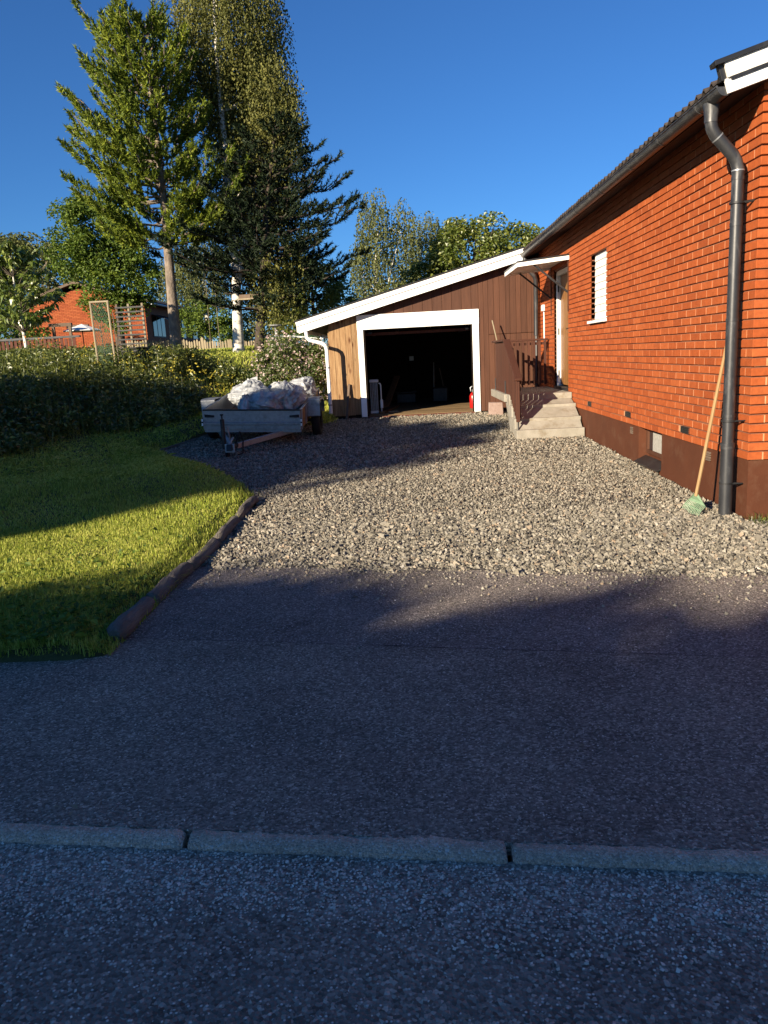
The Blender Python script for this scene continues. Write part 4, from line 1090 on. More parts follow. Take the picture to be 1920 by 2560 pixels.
loose('timber_plank', MB().bar((-.55, 16.75, .275), (-.25, 18.6, .285), .15, .045), M['lumber'], 'timber plank lying on the garage floor by the heater', 'plank', .004)
loose('wood_offcut', MB().bar((-.42, 17.05, .262), (-.20, 17.12, .262), .07, .02), M['palewood'], 'small pale wood offcut on the garage floor', 'offcut', .002)
bx_ = thing('storage_box', (.0, 20.2, GF), 'dark plastic storage box deep in the garage', 'box')
B(-.26, .24, 20.0, 20.4, GF, .50).build('body', M['steel_dark'], bx_, bevel=.02); B(-.28, .26, 19.98, 20.42, .505, .54).build('lid', M['steel_dark'], bx_, bevel=.01)
loose('wall_switch', B(.12, .24, 21.86, 21.895, 1.30, 1.42), M['plastic_white'], 'small white switch box on the garage back wall', 'switch box', .006)
bk = thing('storage_bin', (.9, 19.9, GF), 'grey bin with clutter at the back of the garage', 'bin')
B(.65, 1.05, 19.7, 20.1, GF, .62).build('body', M['steel_dark'], bk, bevel=.03)
MB().tube([(.7, 19.8, .6), (.72, 19.85, 1.25)], .015, 6).build('rod', M['steel'], bk); MB().tube([(.95, 19.8, .6), (.86, 19.85, 1.1)], .015, 6).build('rod', M['greywood'], bk)
loose('granite_block', MB().hexa([(1.63, 15.55, .15), (1.93, 15.55, .13), (1.92, 15.80, .13), (1.64, 15.80, .15), (1.645, 15.56, .452), (1.915, 15.55, .445), (1.91, 15.79, .44), (1.65, 15.79, .45)]), M['granite'], 'pinkish granite block on the gravel left of the steps', 'stone block', .012)
loose('leaning_stick', MB().bar((-1.255, 15.93, .22), (-1.18, 16.10, .94), .055, .03), M['greywood'], 'grey wooden stick leaning on the raw pine boards', 'stick', .006)
loose('broom_handle', MB().tube([(2.02, 15.55, .75), (1.775, 15.88, 2.06)], .013, 8), M['palewood'], 'pale broom handle leaning behind the steps railing', 'broom handle')

# ================================================================== rake against the house
rk = thing('leaf_rake', (2.45, 6.55, 0), 'green plastic leaf rake with wooden handle leaning beside the downpipe', 'rake')
hb, ht = Vector((2.448, 6.58, .17)), Vector((2.718, 6.69, 1.50))
MB().tube([hb, hb.lerp(ht, .5), ht], [.014, .015, .013], 8).build('handle', M['broomstick'], rk, smooth=True)
hL, hR = Vector((2.43, 6.70, .12)), Vector((2.49, 6.47, .10)); tL, tR = Vector((2.385, 6.73, .030)), Vector((2.40, 6.40, .028))
m = MB().hexa([hL, hR, hR+Vector((.008, .012, 0)), hL+Vector((.008, .012, 0)), hb+Vector((-.016, .006, .02)), hb+Vector((.016, -.006, .02)), hb+Vector((.018, .006, .02)), hb+Vector((-.014, .016, .02))])
hd_ = m.build('head', M['green_plastic'], rk)
for k in range(13):
    t = k/12; a = hL.lerp(hR, t); b = tL.lerp(tR, t)
    MB().tube([a, a.lerp(b, .6)+Vector((0, 0, .012)), b], [.0038, .0038, .003], 5).build('tine', M['green_plastic'], hd_)
MB().bar(hL.lerp(tL, .55)+Vector((0, 0, .012)), hR.lerp(tR, .55)+Vector((0, 0, .012)), .006, .009).build('cross_strip', M['green_plastic'], hd_)

# ================================================================== trailer
tra = thing('trailer', (-2.565, 13.8, .12), 'galvanised box trailer loaded with clear plastic sacks on the gravel', 'trailer')
TT = Matrix.Translation((-2.565, 12.65, .405)) @ Matrix.Rotation(math.radians(4.7), 4, 'X') @ Matrix.Rotation(math.radians(2.8), 4, 'Y')
HW, TL_, TH = .80, 2.80, .315
def TB(*boxes):
    m = MB(); m.T = TT
    for b in boxes: m.box(*b)
    return m
fp = TB((-HW, HW, -.014, .0, 0, TH)).build('front_panel', M['steel'], tra, bevel=.002)
TB((-HW-.004, HW+.004, -.026, .012, TH-.006, TH+.016)).build('top_rail', M['steel_dark'], fp, bevel=.004)
mm = MB(); mm.T = TT
mm.prism([(-.044, .085), (-.016, .073), (-.016, .128), (-.044, .114)], 'X', -HW+.002, HW-.002)
mm.build('pressed_rib', M['steel'], fp)
for sx in (-1, 1):
    lt = TB((sx*(HW-.18), sx*(HW-.02), -.026, -.015, .20, .235)).build('latch', M['steel_dark'], fp, bevel=.004)
    m = MB(); m.T = TT; m.tube([(sx*(HW-.02), -.034, .245), (sx*(HW-.12), -.036, .235), (sx*(HW-.17), -.036, .212), (sx*(HW-.06), -.034, .205)], .007, 5); m.build('latch_wire', M['steel_dark'], lt)
    side = TB((sx*(HW-.006)-.009, sx*(HW-.006)+.009, .002, TL_, -.01, TH)).build('side_panel', M['ply'] if sx > 0 else M['steel'], tra, bevel=.002)
    TB((sx*HW-.020, sx*HW+.020, .0, TL_+.01, TH-.004, TH+.016)).build('top_rail', M['steel'], side, bevel=.003)
    for yy in (.04, .62, 1.9, 2.72): TB((sx*(HW+.004), sx*(HW+.024), yy, yy+.045, -.01, TH-.006)).build('stake', M['steel'], side)
    rf = TB((sx*HW-(.03 if sx < 0 else -.002), sx*HW+(.03 if sx > 0 else -.002), -.05, -.04, .06, .19)).build('marker_lamp', M['steel_dark'], tra)
    for zz in (.065, .135): TB((sx*HW-(.028 if sx < 0 else -.004), sx*HW+(.028 if sx > 0 else -.004), -.055, -.0505, zz, zz+.045)).build('reflector', M['plastic_white'], rf)
TB((-HW, HW, TL_, TL_+.014, 0, TH)).build('rear_panel', M['steel'], tra)
TB((-HW+.01, HW-.01, .002, TL_-.002, .02, .035)).build('floor_panel', M['ply'], tra)
TB((-HW, HW, .01, .06, -.05, -.002), (-HW, HW, TL_-.06, TL_-.01, -.05, -.012), (-HW+.05, -HW+.1, .06, TL_-.06, -.05, -.012), (HW-.1, HW-.05, .06, TL_-.06, -.05, -.012)).build('chassis', M['steel'], tra)
tipP = Vector((-2.70, 11.72, .235))
for sx in (-1, 1):
    MB().bar(tipP+Vector((.035*sx, .05, .0)), TT @ Vector((sx*.62, .25, -.06)), .055, .085).build('drawbar', M['steel'], tra, bevel=.005)
cp = MB(); cp.box(-2.77, -2.63, 11.50, 11.80, .215, .285); cp.prism([(11.42, .20), (11.52, .20), (11.56, .30), (11.46, .295)], 'X', -2.745, -2.655)
cp_o = cp.build('coupling', M['steel_dark'], tra, bevel=.012, seg=2)
MB().bar((-2.70, 11.48, .30), (-2.70, 11.76, .37), .035, .02).build('coupling_handle', M['steel'], cp_o, bevel=.005)
B(-2.775, -2.625, 11.485, 11.50, .17, .30).build('coupling_plate', M['steel'], cp_o, bevel=.004)
jk = MB().tube([(-2.835, 11.72, .20), (-2.835, 11.72, .66)], .032, 10)
jk_o = jk.build('jockey_stand', M['steel_dark'], tra, smooth=True)
MB().tube([(-2.835, 11.72, .66), (-2.835, 11.72, .72)], .012, 8).build('crank_post', M['steel_dark'], jk_o)
B(-2.86, -2.81, 11.70, 11.74, .715, .74).build('crank_knob', M['steel_dark'], jk_o, bevel=.006)
MB().bar((-2.72, 11.70, .24), (-2.755, 11.66, .55), .03, .012).build('brake_lever', M['steel'], jk_o)
m = MB(); m.tube([(-2.79, 11.60, .155), (-2.745, 11.60, .155)], .075, 18); m.build('jockey_wheel', M['rubber'], jk_o, bevel=.01)
MB().tube([(-2.64, 11.62, .27), (-2.60, 11.66, .42), (-2.585, 11.75, .46), (-2.57, 11.86, .30), (-2.575, 11.80, .12), (-2.62, 11.70, .11)], .010, 6).build('cable', M['rubber'], tra, smooth=True)
def wheel(xc, zc):
    R = .285; w = .15
    pr = [(-w/2+.02, R*.56), (-w/2, R*.68), (-w/2, R*.88), (-w/2+.022, R*.975), (-w/2+.05, R), (w/2-.05, R), (w/2-.022, R*.975), (w/2, R*.88), (w/2, R*.68), (w/2-.02, R*.56)]
    v = []; f = []; N = 32; K = len(pr)
    for i in range(N):
        a = 2*math.pi*i/N
        for (px, pr_) in pr: v.append((xc+px, 13.85+pr_*math.cos(a), zc+pr_*math.sin(a)))
    for i in range(N):
        for k in range(K-1): f.append((i*K+k, i*K+k+1, ((i+1) % N)*K+k+1, ((i+1) % N)*K+k))
    wh = MB().add(v, f).build('wheel', M['rubber'], tra, smooth=True)
    s = 1 if xc > -2.5 else -1
    m = MB(); m.tube([(xc-.06, 13.85, zc), (xc+.02*s, 13.85, zc)], R*.58, 24); m.tube([(xc+.0*s, 13.85, zc), (xc+.045*s, 13.85, zc)], .04, 12)
    m.build('rim', M['steel'], wh, smooth=True)
    for k in range(5):
        a = k*1.257; MB().tube([(xc+.02*s, 13.85+.1*math.cos(a), zc+.1*math.sin(a)), (xc+.03*s, 13.85+.1*math.cos(a), zc+.1*math.sin(a))], .012, 6).build('wheel_nut', M['steel_dark'], wh)
wheel(-1.63, .405); wheel(-3.52, .455)
B(-3.5, -1.65, 13.82, 13.88, .39, .45).build('axle', M['steel_dark'], tra)
def fender(x0, x1, dz, y0=13.50):
    pf = [(y0, .515), (y0, .80), (y0+.07, .825), (y0+.60, .825), (y0+.72, .74), (y0+.76, .55)]
    th = .012
    m = MB()
    for a, b in zip(pf[:-1], pf[1:]):
        m.hexa([(x0, a[0], a[1]+dz), (x1, a[0], a[1]+dz), (x1, b[0], b[1]+dz), (x0, b[0], b[1]+dz), (x0, a[0]+th, a[1]+dz-th), (x1, a[0]+th, a[1]+dz-th), (x1, b[0]-.001, b[1]+dz-th), (x0, b[0]-.001, b[1]+dz-th)])
    f_ = m.build('mudguard', M['steel'], tra)
    xo = x1 if x0 > -2.5 else x0
    MB().prism([(y0, .74+dz), (y0, .80+dz), (y0+.07, .825+dz), (y0+.60, .825+dz), (y0+.72, .74+dz), (y0+.76, .62+dz), (y0+.72, .62+dz), (y0+.66, .73+dz), (y0+.56, .775+dz), (y0+.14, .775+dz), (y0+.05, .72+dz)], 'X', xo-.005, xo+.005).build('mudguard_lip', M['steel'], f_)
fender(-1.755, -1.525, 0.0); fender(-3.62, -3.38, .07, 13.55)

# ------------------------------------------------------------------ sacks
def sack(c, r, seed, label, ear=None, sq=2.6):
    N, K = 84, 56; v = []; f = []
    so = Vector((seed*3.1, seed*1.7, seed*.9))
    for j in range(K+1):
        th = math.pi*j/K
        for i in range(N):
            ph = 2*math.pi*i/N
            d = Vector((math.sin(th)*math.cos(ph), math.sin(th)*math.sin(ph), math.cos(th)))
            s = (abs(d.x)**sq+abs(d.y)**sq+abs(d.z)**sq)**(-1/sq)
            lump = 1+.14*mnoise.noise(d*1.4+so)
            wd_ = d+.35*Vector((mnoise.noise(d*2+so), mnoise.noise(d*2+so*2), mnoise.noise(d*2+so*3)))
            ridge = 1-abs(mnoise.noise(wd_*1.9+so*1.3))*4.0
            ridge2 = 1-abs(mnoise.noise(Vector((wd_.x*4.5, wd_.y*4.5, wd_.z*1.6))+so))*4.0
            ridge3 = 1-abs(mnoise.noise(wd_*7+so*1.9))*4.0
            fold = .11*max(0, ridge)**1.3+.06*max(0, ridge2)**1.3+.025*max(0, ridge3)
            # gathers run to the neck
            if ear is not None:
                e = Vector(ear).normalized(); cosn = d.dot(e); g = max(0, cosn-.45)/.55
                tang = math.atan2(d.dot(e.orthogonal().normalized()), d.dot(e.cross(e.orthogonal()).normalized()))
                fold += g*.05*math.sin(tang*11+3*mnoise.noise(d*3+so))
                lump += .55*max(0, cosn-.86)/.14*.5
            k = s*lump*(1+fold)
            z = d.z*r[2]*k
            if d.z < -.3: z = max(z, -r[2]*.82)
            v.append((c[0]+d.x*r[0]*k, c[1]+d.y*r[1]*k, c[2]+z))
    for j in range(K):
        for i in range(N):
            f.append((j*N+i, j*N+(i+1) % N, (j+1)*N+(i+1) % N, (j+1)*N+i))
    o = np_mesh('plastic_sack', v, 4, f, M['bag'], smooth=True)
    tag(o, label, 'sack', 'plastic sacks in the trailer')
    return o
def sack_flap(o, pts, th=.01):
    """loose folded mouth of a sack: a crumpled double sheet"""
    A, B_, C_, D_ = [Vector(p) for p in pts]; n = 14; v = []; f = []
    for s in (0, 1):
        for i in range(n+1):
            for j in range(n+1):
                u, w = i/n, j/n; p = A.lerp(B_, u).lerp(D_.lerp(C_, u), w)
                q = .05*mnoise.noise(p*7)+.03*mnoise.noise(p*15)
                v.append(p+Vector((q*.5, q+s*th, q*.6)))
    N = n+1; S = N*N
    for s in (0, 1):
        for i in range(n):
            for j in range(n): f.append((s*S+i*N+j, s*S+(i+1)*N+j, s*S+(i+1)*N+j+1, s*S+i*N+j+1))
    np_mesh('sack_mouth', v, 4, f, M['bag'], o, smooth=True)
s1 = sack((-2.86, 14.25, .86), (.36, .42, .23), 1.3, 'plastic sack at the left side of the trailer with pointed open mouth', (0.1, 0, 1), 2.3)
sack_flap(s1, [(-3.12, 14.5, 1.07), (-2.66, 14.5, 1.05), (-2.80, 14.62, 1.21), (-2.90, 14.62, 1.19)])
sack((-2.42, 13.35, .77), (.36, .46, .24), 4.2, 'big bulging plastic sack in the middle of the trailer', (.8, -.1, .6), 2.3)
s3 = sack((-2.02, 13.55, .80), (.27, .46, .24), 7.7, 'plastic sack with gathered folds against the right side panel', (-.15, -.25, 1), 2.3)
sack_flap(s3, [(-2.10, 13.75, 1.04), (-1.86, 13.75, 1.04), (-1.88, 13.95, 1.15), (-2.02, 13.95, 1.14)])
sack((-1.99, 14.75, .90), (.24, .36, .22), 9.1, 'small plastic sack behind the others in the right rear corner', (.5, 0, .8), 2.4)
sack((-2.72, 13.12, .72), (.14, .22, .19), 12.4, 'small crumpled plastic sack beside the big one', (0, -.2, 1), 2.4)
sack((-2.35, 14.5, .86), (.30, .34, .18), 15.4, 'plastic sack hidden behind the middle of the load', (0, 0, 1), 2.4)

# ================================================================== timber edging
def log(y0, y1, x, r, label, name='edging_log'):
    n = 16; v = []; f = []; K = 14
    for i in range(n+1):
        t = i/n; y = y0+(y1-y0)*t
        e = 1-.42*max(0, 1-min(t, 1-t)*n/1.0)
        for k in range(K):
            a = 2*math.pi*k/K; rr = r*e*(1+.22*mnoise.noise(Vector((math.cos(a)*1.2, y*3.5, math.sin(a)*1.2+x*9)))+.13*mnoise.noise(Vector((math.cos(a)*3, y*9, math.sin(a)*3))))
            v.append((x+.018*math.sin(y*2.3)+rr*math.cos(a), y, gz(y)+.036+.012*math.sin(y*5.1)+rr*math.sin(a)))
    m = MB(); fs = [tuple(range(K)), tuple(range(n*K, n*K+K))]
    for i in range(n):
        for k in range(K): fs.append((i*K+k, i*K+(k+1) % K, (i+1)*K+(k+1) % K, (i+1)*K+k))
    m.add(v, fs); tag(m.build(name, M['log'], smooth=True), label, 'log', 'logs edging the lawn')
log(4.00, 4.66, -1.685, .056, 'nearest thick edging log with its end by the pavement')
log(4.67, 5.04, -1.675, .054, 'short edging log, second from the pavement')
log(5.02, 5.42, -1.665, .050, 'short edging log, third from the pavement')
log(5.43, 6.20, -1.660, .052, 'long edging log by the asphalt to gravel joint')
log(6.22, 7.10, -1.655, .048, 'edging log half sunk in grass beside the gravel')
log(7.12, 8.02, -1.650, .047, 'farthest edging log at the tip of the lawn')
m = MB()
loose('edging_board', m.hexa([(-4.16, 12.45, .02), (-4.10, 12.45, .02), (-3.74, 14.95, .05), (-3.80, 14.95, .05), (-4.16, 12.45, .155), (-4.10, 12.45, .15), (-3.74, 14.95, .185), (-3.80, 14.95, .19)]), M['log'], 'dark low edging board between grass and gravel left of the trailer', 'edging board', .006)

# ================================================================== lawn grass
def blades(P, H, W, lean=.35, simple=False):
    n = len(P)
    a = rng.uniform(0, 6.283, n); d = np.stack([np.cos(a), np.sin(a), np.zeros(n)], 1); s = np.stack([-np.sin(a), np.cos(a), np.zeros(n)], 1)
    ln = np.abs(rng.normal(0, lean, n))[:, None]; up = np.array([0, 0, 1.0])
    p0 = P-s*W[:, None]*.5; p1 = P+s*W[:, None]*.5
    mid = P+up*H[:, None]*.6+d*H[:, None]*ln*.35
    m0 = mid-s*W[:, None]*.38; m1 = mid+s*W[:, None]*.38
    tip = P+up*H[:, None]*(1-.25*ln)+d*H[:, None]*ln
    if simple:
        return np.stack([p0, p1, m1, tip], 1).reshape(-1, 3), np.arange(4*n).reshape(n, 4)
    V = np.stack([p0, p1, m1, m0, tip, tip], 1).reshape(-1, 3)
    b = 6*np.arange(n)
    F = np.concatenate([np.stack([b, b+1, b+2, b+3], 1), np.stack([b+3, b+2, b+4, b+5], 1)])
    return V, F
def lawn_region(n, y0, y1, xfun):
    Y = rng.uniform(y0, y1, n); a = xfun(Y); b = XL(Y)-.02
    X = a+(b-a)*rng.random(n); return X, Y
parts = []
for (y0, y1, n, h, w) in ((3.82, 5.2, 20000, .040, .0045), (5.2, 7, 28000, .038, .0055), (7, 9.5, 26000, .04, .0075), (9.5, 13.5, 24000, .05, .010), (13.5, 17, 12000, .07, .014)):
    X, Y = lawn_region(n, y0, y1, lambda Y: np.where(Y < 9, -0.52*Y-.55, -.52*Y-.6))
    Z = ground_h(X, Y)-.004
    dens = np.sin(X*2.1+1)*np.sin(Y*1.9)+.6*np.sin(X*5.2+Y*3.1)
    H = h*rng.uniform(.45, 1.35, n)*(1+.25*dens)
    edge = np.clip(1-(XL(Y)-X)/.18, 0, 1); H *= 1+.7*edge*rng.random(n)
    parts.append(blades(np.stack([X, Y, Z], 1), np.maximum(H, .010), w*rng.uniform(.7, 1.5, n), .8, simple=y0 > 8))
# ragged front edge by the pavement and tall wisps at the tip
n = 2600; X = rng.uniform(-4.5, -1.72, n); Y = 3.80+np.abs(rng.normal(0, .06, n)); parts.append(blades(np.stack([X, Y, np.full(n, .01)], 1), rng.uniform(.03, .10, n), np.full(n, .006), .7))
n = 70; X = rng.normal(-1.80, .09, n); Y = rng.normal(7.95, .2, n); parts.append(blades(np.stack([X, Y, ground_h(X, Y)], 1), rng.uniform(.06, .20, n), np.full(n, .006), .5))
# strip by the garage and lawn behind the trailer
n = 5000; X = rng.uniform(-3.8, -1.5, n); Y = rng.uniform(15.35, 18.5, n); parts.append(blades(np.stack([X, Y, ground_h(X, Y)], 1), rng.uniform(.04, .13, n), np.full(n, .014), .5, simple=True))
n = 16000; X = rng.uniform(-9, -2.0, n); Y = rng.uniform(17, 31, n); parts.append(blades(np.stack([X, Y, ground_h(X, Y)], 1), rng.uniform(.05, .16, n), np.full(n, .022), .5, simple=True))
V, F = merge(parts)
tag(np_mesh('lawn_grass', V, 4, F, M['grass']), 'short mown grass on the lawn left of the drive', 'grass', kind='stuff')

# low broad weeds in the lawn front
n = 2200; X = rng.uniform(-4.2, -1.8, n); Y = 3.84+np.abs(rng.exponential(.6, n)); k = X < XL(Y)-.05; X, Y = X[k], Y[k]; n = len(X)
V, F = leaf_quads(np.stack([X, Y, ground_h(X, Y)+rng.uniform(.015, .055, n)], 1), rng.uniform(.02, .06, n), 1.2, .7)
tag(np_mesh('clover_weeds', V, 4, F, M['leaf_linden']), 'low broad-leaved weeds at the front edge of the lawn', 'weeds', kind='stuff')

n = 46; X = rng.uniform(-1.6, 2.2, n); Y = rng.uniform(1.5, 5.0, n)
Vl = leaf_quads(np.stack([X, Y, np.where(Y < kerb_y(X), -.008, .020)], 1), rng.uniform(.012, .035, n), 4.0, .5)
n = 60; X = rng.uniform(-1.6, 2.2, n); Y = rng.uniform(1.5, 5.2, n); a = rng.uniform(0, 6.28, n); L = rng.uniform(.02, .07, n); c = np.stack([X, Y, np.where(Y < kerb_y(X), -.010, .018)], 1); dv = np.stack([np.cos(a), np.sin(a), 0*a], 1)*L[:, None]*.5; sv = np.stack([-np.sin(a), np.cos(a), 0*a], 1)*.0012
Vt = (np.stack([c-dv-sv, c-dv+sv, c+dv+sv, c+dv-sv], 1).reshape(-1, 3), np.arange(4*n).reshape(n, 4))
V, F = merge([Vl, Vt]); tag(np_mesh('road_litter', V, 4, F, M['palewood']), 'dry leaves and bits of straw scattered on the asphalt', 'litter', kind='stuff')

# ================================================================== bank of tall weeds
def weeds():
    P = []; sz = []; G = []; W = []; GH = []
    n = 5200
    X = rng.uniform(-13.5, -3.2, n*2); Y = rng.uniform(9.5, 20.5, n*2)
    q = -(X+5.3)*.906+(Y-11)*.42
    k = (q > .75+.25*np.sin(X*2+Y)) & (q < 7.5) & ~((Y > 16.2) & (X > -5.2)) & (X > -.56*Y-.8)
    X, Y, q = X[k], Y[k], q[k]
    for x, y, qq in zip(X, Y, q):
        h = np.interp(qq, [.7, 1.5, 2.5, 4, 7.5], [.22, .50, .55, .30, .20])*random.uniform(.5, 1.25)*max(.35, 1+.9*mnoise.noise(Vector((x*.7, y*.7, 3))))
        if random.random() < .05: h *= 1.35
        g = float(ground_h(x, y)); m = int(14+16*h)
        t = rng.random(m)**.7; r = .10+.16*t
        a = rng.uniform(0, 6.28, m); p = np.stack([x+np.cos(a)*r*rng.random(m), y+np.sin(a)*r*rng.random(m), g+h*t], 1)
        P.append(p); sz.append(rng.uniform(.05, .12, m))
        if random.random() < .5:
            b = 4; G.append(np.stack([x+rng.normal(0, .15, b), y+rng.normal(0, .15, b), np.full(b, g)], 1)); GH.append(h*rng.uniform(.8, 1.5, b)); W.append(np.full(b, .012))
    P = np.concatenate(P); sz = np.concatenate(sz)
    V, F = merge([leaf_quads(P, sz, .7, .5), blades(np.concatenate(G), np.concatenate(GH), np.concatenate(W), .35)])
    tag(np_mesh('bank_weeds', V, 4, F, M['weed']), 'tall weeds and nettles covering the bank behind the lawn', 'weeds', kind='stuff')
weeds()
def flowers(name, label, pts, size, mat, n=1):
    P = np.array(pts); k = 5
    PP = np.repeat(P, k, 0)+rng.normal(0, size*.5, (len(P)*k, 3))
    V, F = leaf_quads(PP, np.full(len(PP), size), .6, .9)
    tag(np_mesh(name, V, 4, F, mat), label, 'flowers', kind='stuff')
pts = []
for i in range(260):
    x, y = random.gauss(-5.6, .9), random.gauss(17.2, 1.0); pts.append((x, y, float(ground_h(x, y))+random.uniform(.25, .6)))
for i in range(60):
    x, y = random.gauss(-3.9, .25), random.gauss(16.8, .25); pts.append((x, y, float(ground_h(x, y))+random.uniform(.2, .4)))
flowers('yellow_flowers', 'small yellow flowers among the weeds on the bank', pts, .035, M['yellowflower'])
pts = [(-9.3+random.gauss(0, .25), 19.5+random.gauss(0, .2), 1.75+random.uniform(.25, .75)) for _ in range(14)]
flowers('orange_flowers', 'orange flowers below the long-leaved sapling', pts, .045, M['orangeflower'])

# small weeds at the house corner
n = 130; X = 2.74+rng.exponential(.2, n); Y = rng.uniform(6.02, 6.27, n); X = np.clip(X, 2.66, 4.0)
V1 = blades(np.stack([X, Y, np.full(n, .01)], 1), rng.uniform(.03, .11, n), np.full(n, .005), .9)
n = 160; X = rng.uniform(2.85, 3.5, n); Y = rng.uniform(5.9, 6.25, n); V2 = leaf_quads(np.stack([X, Y, rng.uniform(.02, .12, n)], 1), rng.uniform(.03, .06, n), .8, .8)
V, F = merge([V1, V2]); tag(np_mesh('corner_weeds', V, 4, F, M['weed']), 'small dry weeds at the foot of the house corner', 'weeds', kind='stuff')

# ================================================================== far garden: fences, trellis, neighbour
def gh(x, y): return float(ground_h(x, y))
pf = thing('picket_fence', (-7.5, 31, gh(-7.5, 31)), 'pale wooden picket fence behind the pine and birch trunks', 'fence')
for k in range(66):
    x = -11.4+k*.103; y = 31+.03*math.sin(k*2.1); t = 2.62-.055*(x+11.4)+random.uniform(-.05, .05); g_ = gh(x, y)
    w = .034 if k % 11 else .055; t += .10 if k % 11 == 0 else 0
    MB().prism([(x-w, g_-.1), (x+w, g_-.1), (x+w*1.0, t-.05), (x, t), (x-w, t-.05)], 'Y', y-.015, y+.015).build('picket', M['palewood'], pf)
for dz in (-.25, -.62): MB().bar((-11.45, 31.04, 2.62+dz), (-4.55, 31.04, 2.24+dz), .03, .07).build('fence_rail', M['palewood'], pf)
bf = thing('board_fence', (-12, 27, gh(-12, 27)), 'low red-brown board fence with dark top rail', 'fence')
for k in range(36):
    x = -16.6+k*.148; t = 2.62+random.uniform(-.02, .02)
    B(x-.05, x+.05, 27-.012, 27+.012, gh(x, 27)-.1, t).build('fence_board', M['redwood'], bf)
B(-16.7, -11.2, 26.95, 27.06, 2.63, 2.70).build('top_rail', M['steel_dark'], bf)

# wire-netting frame
tr_ = thing('netting_frame', (-6.6, 17, gh(-6.6, 17)), 'tall white frame strung with green wire netting in the weeds', 'trellis')
for x in (-6.74, -6.36): MB().tube([(x+.02, 17, gh(x, 17)-.1), (x-.0, 17, 2.94)], .022, 6).build('post', M['palewood'], tr_)
MB().tube([(-6.76, 17, 2.93), (-6.34, 17, 2.93)], .022, 6).build('top_bar', M['palewood'], tr_)
MB().tube([(-6.54, 17.03, 1.1), (-6.60, 17.03, 2.45)], .012, 5).build('cane', M['palewood'], tr_)
MB().tube([(-6.28, 17.05, 1.1), (-6.30, 17.05, 2.7)], .012, 5).build('cane', M['palewood'], tr_)
m = MB()
for k in range(-18, 9):
    a = -6.73+k*.05
    for s in (1, -1):
        x0 = a if s > 0 else a+.9
        p0, p1 = None, None
        for t in np.linspace(0, 1, 40):
            x = x0+s*t*.9; z = 1.25+t*1.65
            if -6.72 < x < -6.38:
                if p0 is None: p0 = (x, 17, z)
                p1 = (x, 17, z)
        if p0 and p1 and p0 != p1: m.bar(p0, p1, .007, .007, (0, 1, 0))
m.build('netting', M['net'], tr_)
ss = thing('slat_screen', (-6.4, 18.5, gh(-6.4, 18.5)), 'weathered screen of horizontal slats with gaps beside the netting frame', 'trellis')
for x in (-6.73, -6.45, -6.12): B(x-.022, x+.022, 18.5, 18.54, gh(x, 18.5)-.1, 2.98).build('post', M['palewood'] if x != -6.73 else M['greywood'], ss)
for k in range(13): 
    z = 1.62+k*.105; B(-6.76, -6.09, 18.475, 18.499, z, z+.034).build('slat', M['steel_dark'], ss)
cb = thing('compost_bin', (-6.3, 18.0, gh(-6.3, 18)), 'dark grey box bin at the foot of the slat screen', 'bin')
B(-6.52, -6.02, 17.85, 18.35, gh(-6.3, 18)-.05, 1.92).build('body', M['steel_dark'], cb, bevel=.02); B(-6.55, -5.99, 17.82, 18.38, 1.925, 1.96).build('lid', M['steel_dark'], cb, bevel=.01)
def dome(name, c, r, h, mat, label):
    v = []; f = []; N, K = 24, 8
    for j in range(K+1):
        a = j/K*math.pi/2
        for i in range(N): b = 2*math.pi*i/N; v.append((c[0]+r*math.cos(a)*math.cos(b), c[1]+r*math.cos(a)*math.sin(b), c[2]+h*math.sin(a)**.9))
    for j in range(K):
        for i in range(N): f.append((j*N+i, j*N+(i+1) % N, (j+1)*N+(i+1) % N, (j+1)*N+i))
    t = thing(name, c, label, 'cover'); np_mesh('shell', v, 4, f, mat, t, smooth=True)
    MB().tube([(c[0]+r*math.cos(k*.3)*1.01, c[1]+r*math.sin(k*.3)*1.01, c[2]+.01) for k in range(22)], .012, 5).build('rim', mat, t)
dome('plant_cover', (-8.3, 20, 1.66), .26, .36, M['plastic_white'], 'white domed plant cover on the grass near the fence')

# neighbour's house
NH = thing('neighbour_house', (-17.3, 42, 2.0), 'neighbouring orange brick bungalow behind the garden trees', 'house')
nx0, nx1, ny0, ny1, nzb, nze = -20.8, -13.75, 42.0, 54.0, 1.4, 4.80
m = MB(); m.prism([(nx0+.3, nzb), (nx1, nzb), (nx1, nze), (-17.3, 5.78), (nx0+.3, nze)], 'Y', ny0+.012, ny1)
nw = m.build('wall', M['mortar_deep'], NH)
V = []; F = []; va = []; i = 0
for c in range(58):
    z = nzb+c*.075; x = nx0+.3+(.125 if c % 2 else 0)
    while x < nx1-.1:
        top = 4.80+.28*min(x-nx0, nx1-x)+.02
        if z+.062 < top:
            V.append(CUBE_V*np.array([min(.24, nx1-x), .03, .062])+np.array([x+min(.24, nx1-x)/2, ny0, z+.031])); F.append(np.array([(3, 2, 1, 0), (4, 5, 6, 7), (0, 1, 5, 4), (1, 2, 6, 5), (2, 3, 7, 6), (3, 0, 4, 7)])+8*i); va += [random.random()]*8; i += 1
        x += .25
tag(np_mesh('brickwork', np.concatenate(V), 4, np.concatenate(F), M['nbrick'], nw, var=va), kind='stuff')
m = MB()
for a, b in (((nx0-.3, 4.78), (-17.3, 5.98)), ((-17.3, 5.98), (nx1+.45, 4.80))):
    m.hexa([(a[0], ny0-.35, a[1]), (a[0], ny1+.4, a[1]), (b[0], ny1+.4, b[1]), (b[0], ny0-.35, b[1]), (a[0], ny0-.35, a[1]+.10), (a[0], ny1+.4, a[1]+.10), (b[0], ny1+.4, b[1]+.10), (b[0], ny0-.35, b[1]+.10)])
nr = m.build('roof', M['soffit'], NH)
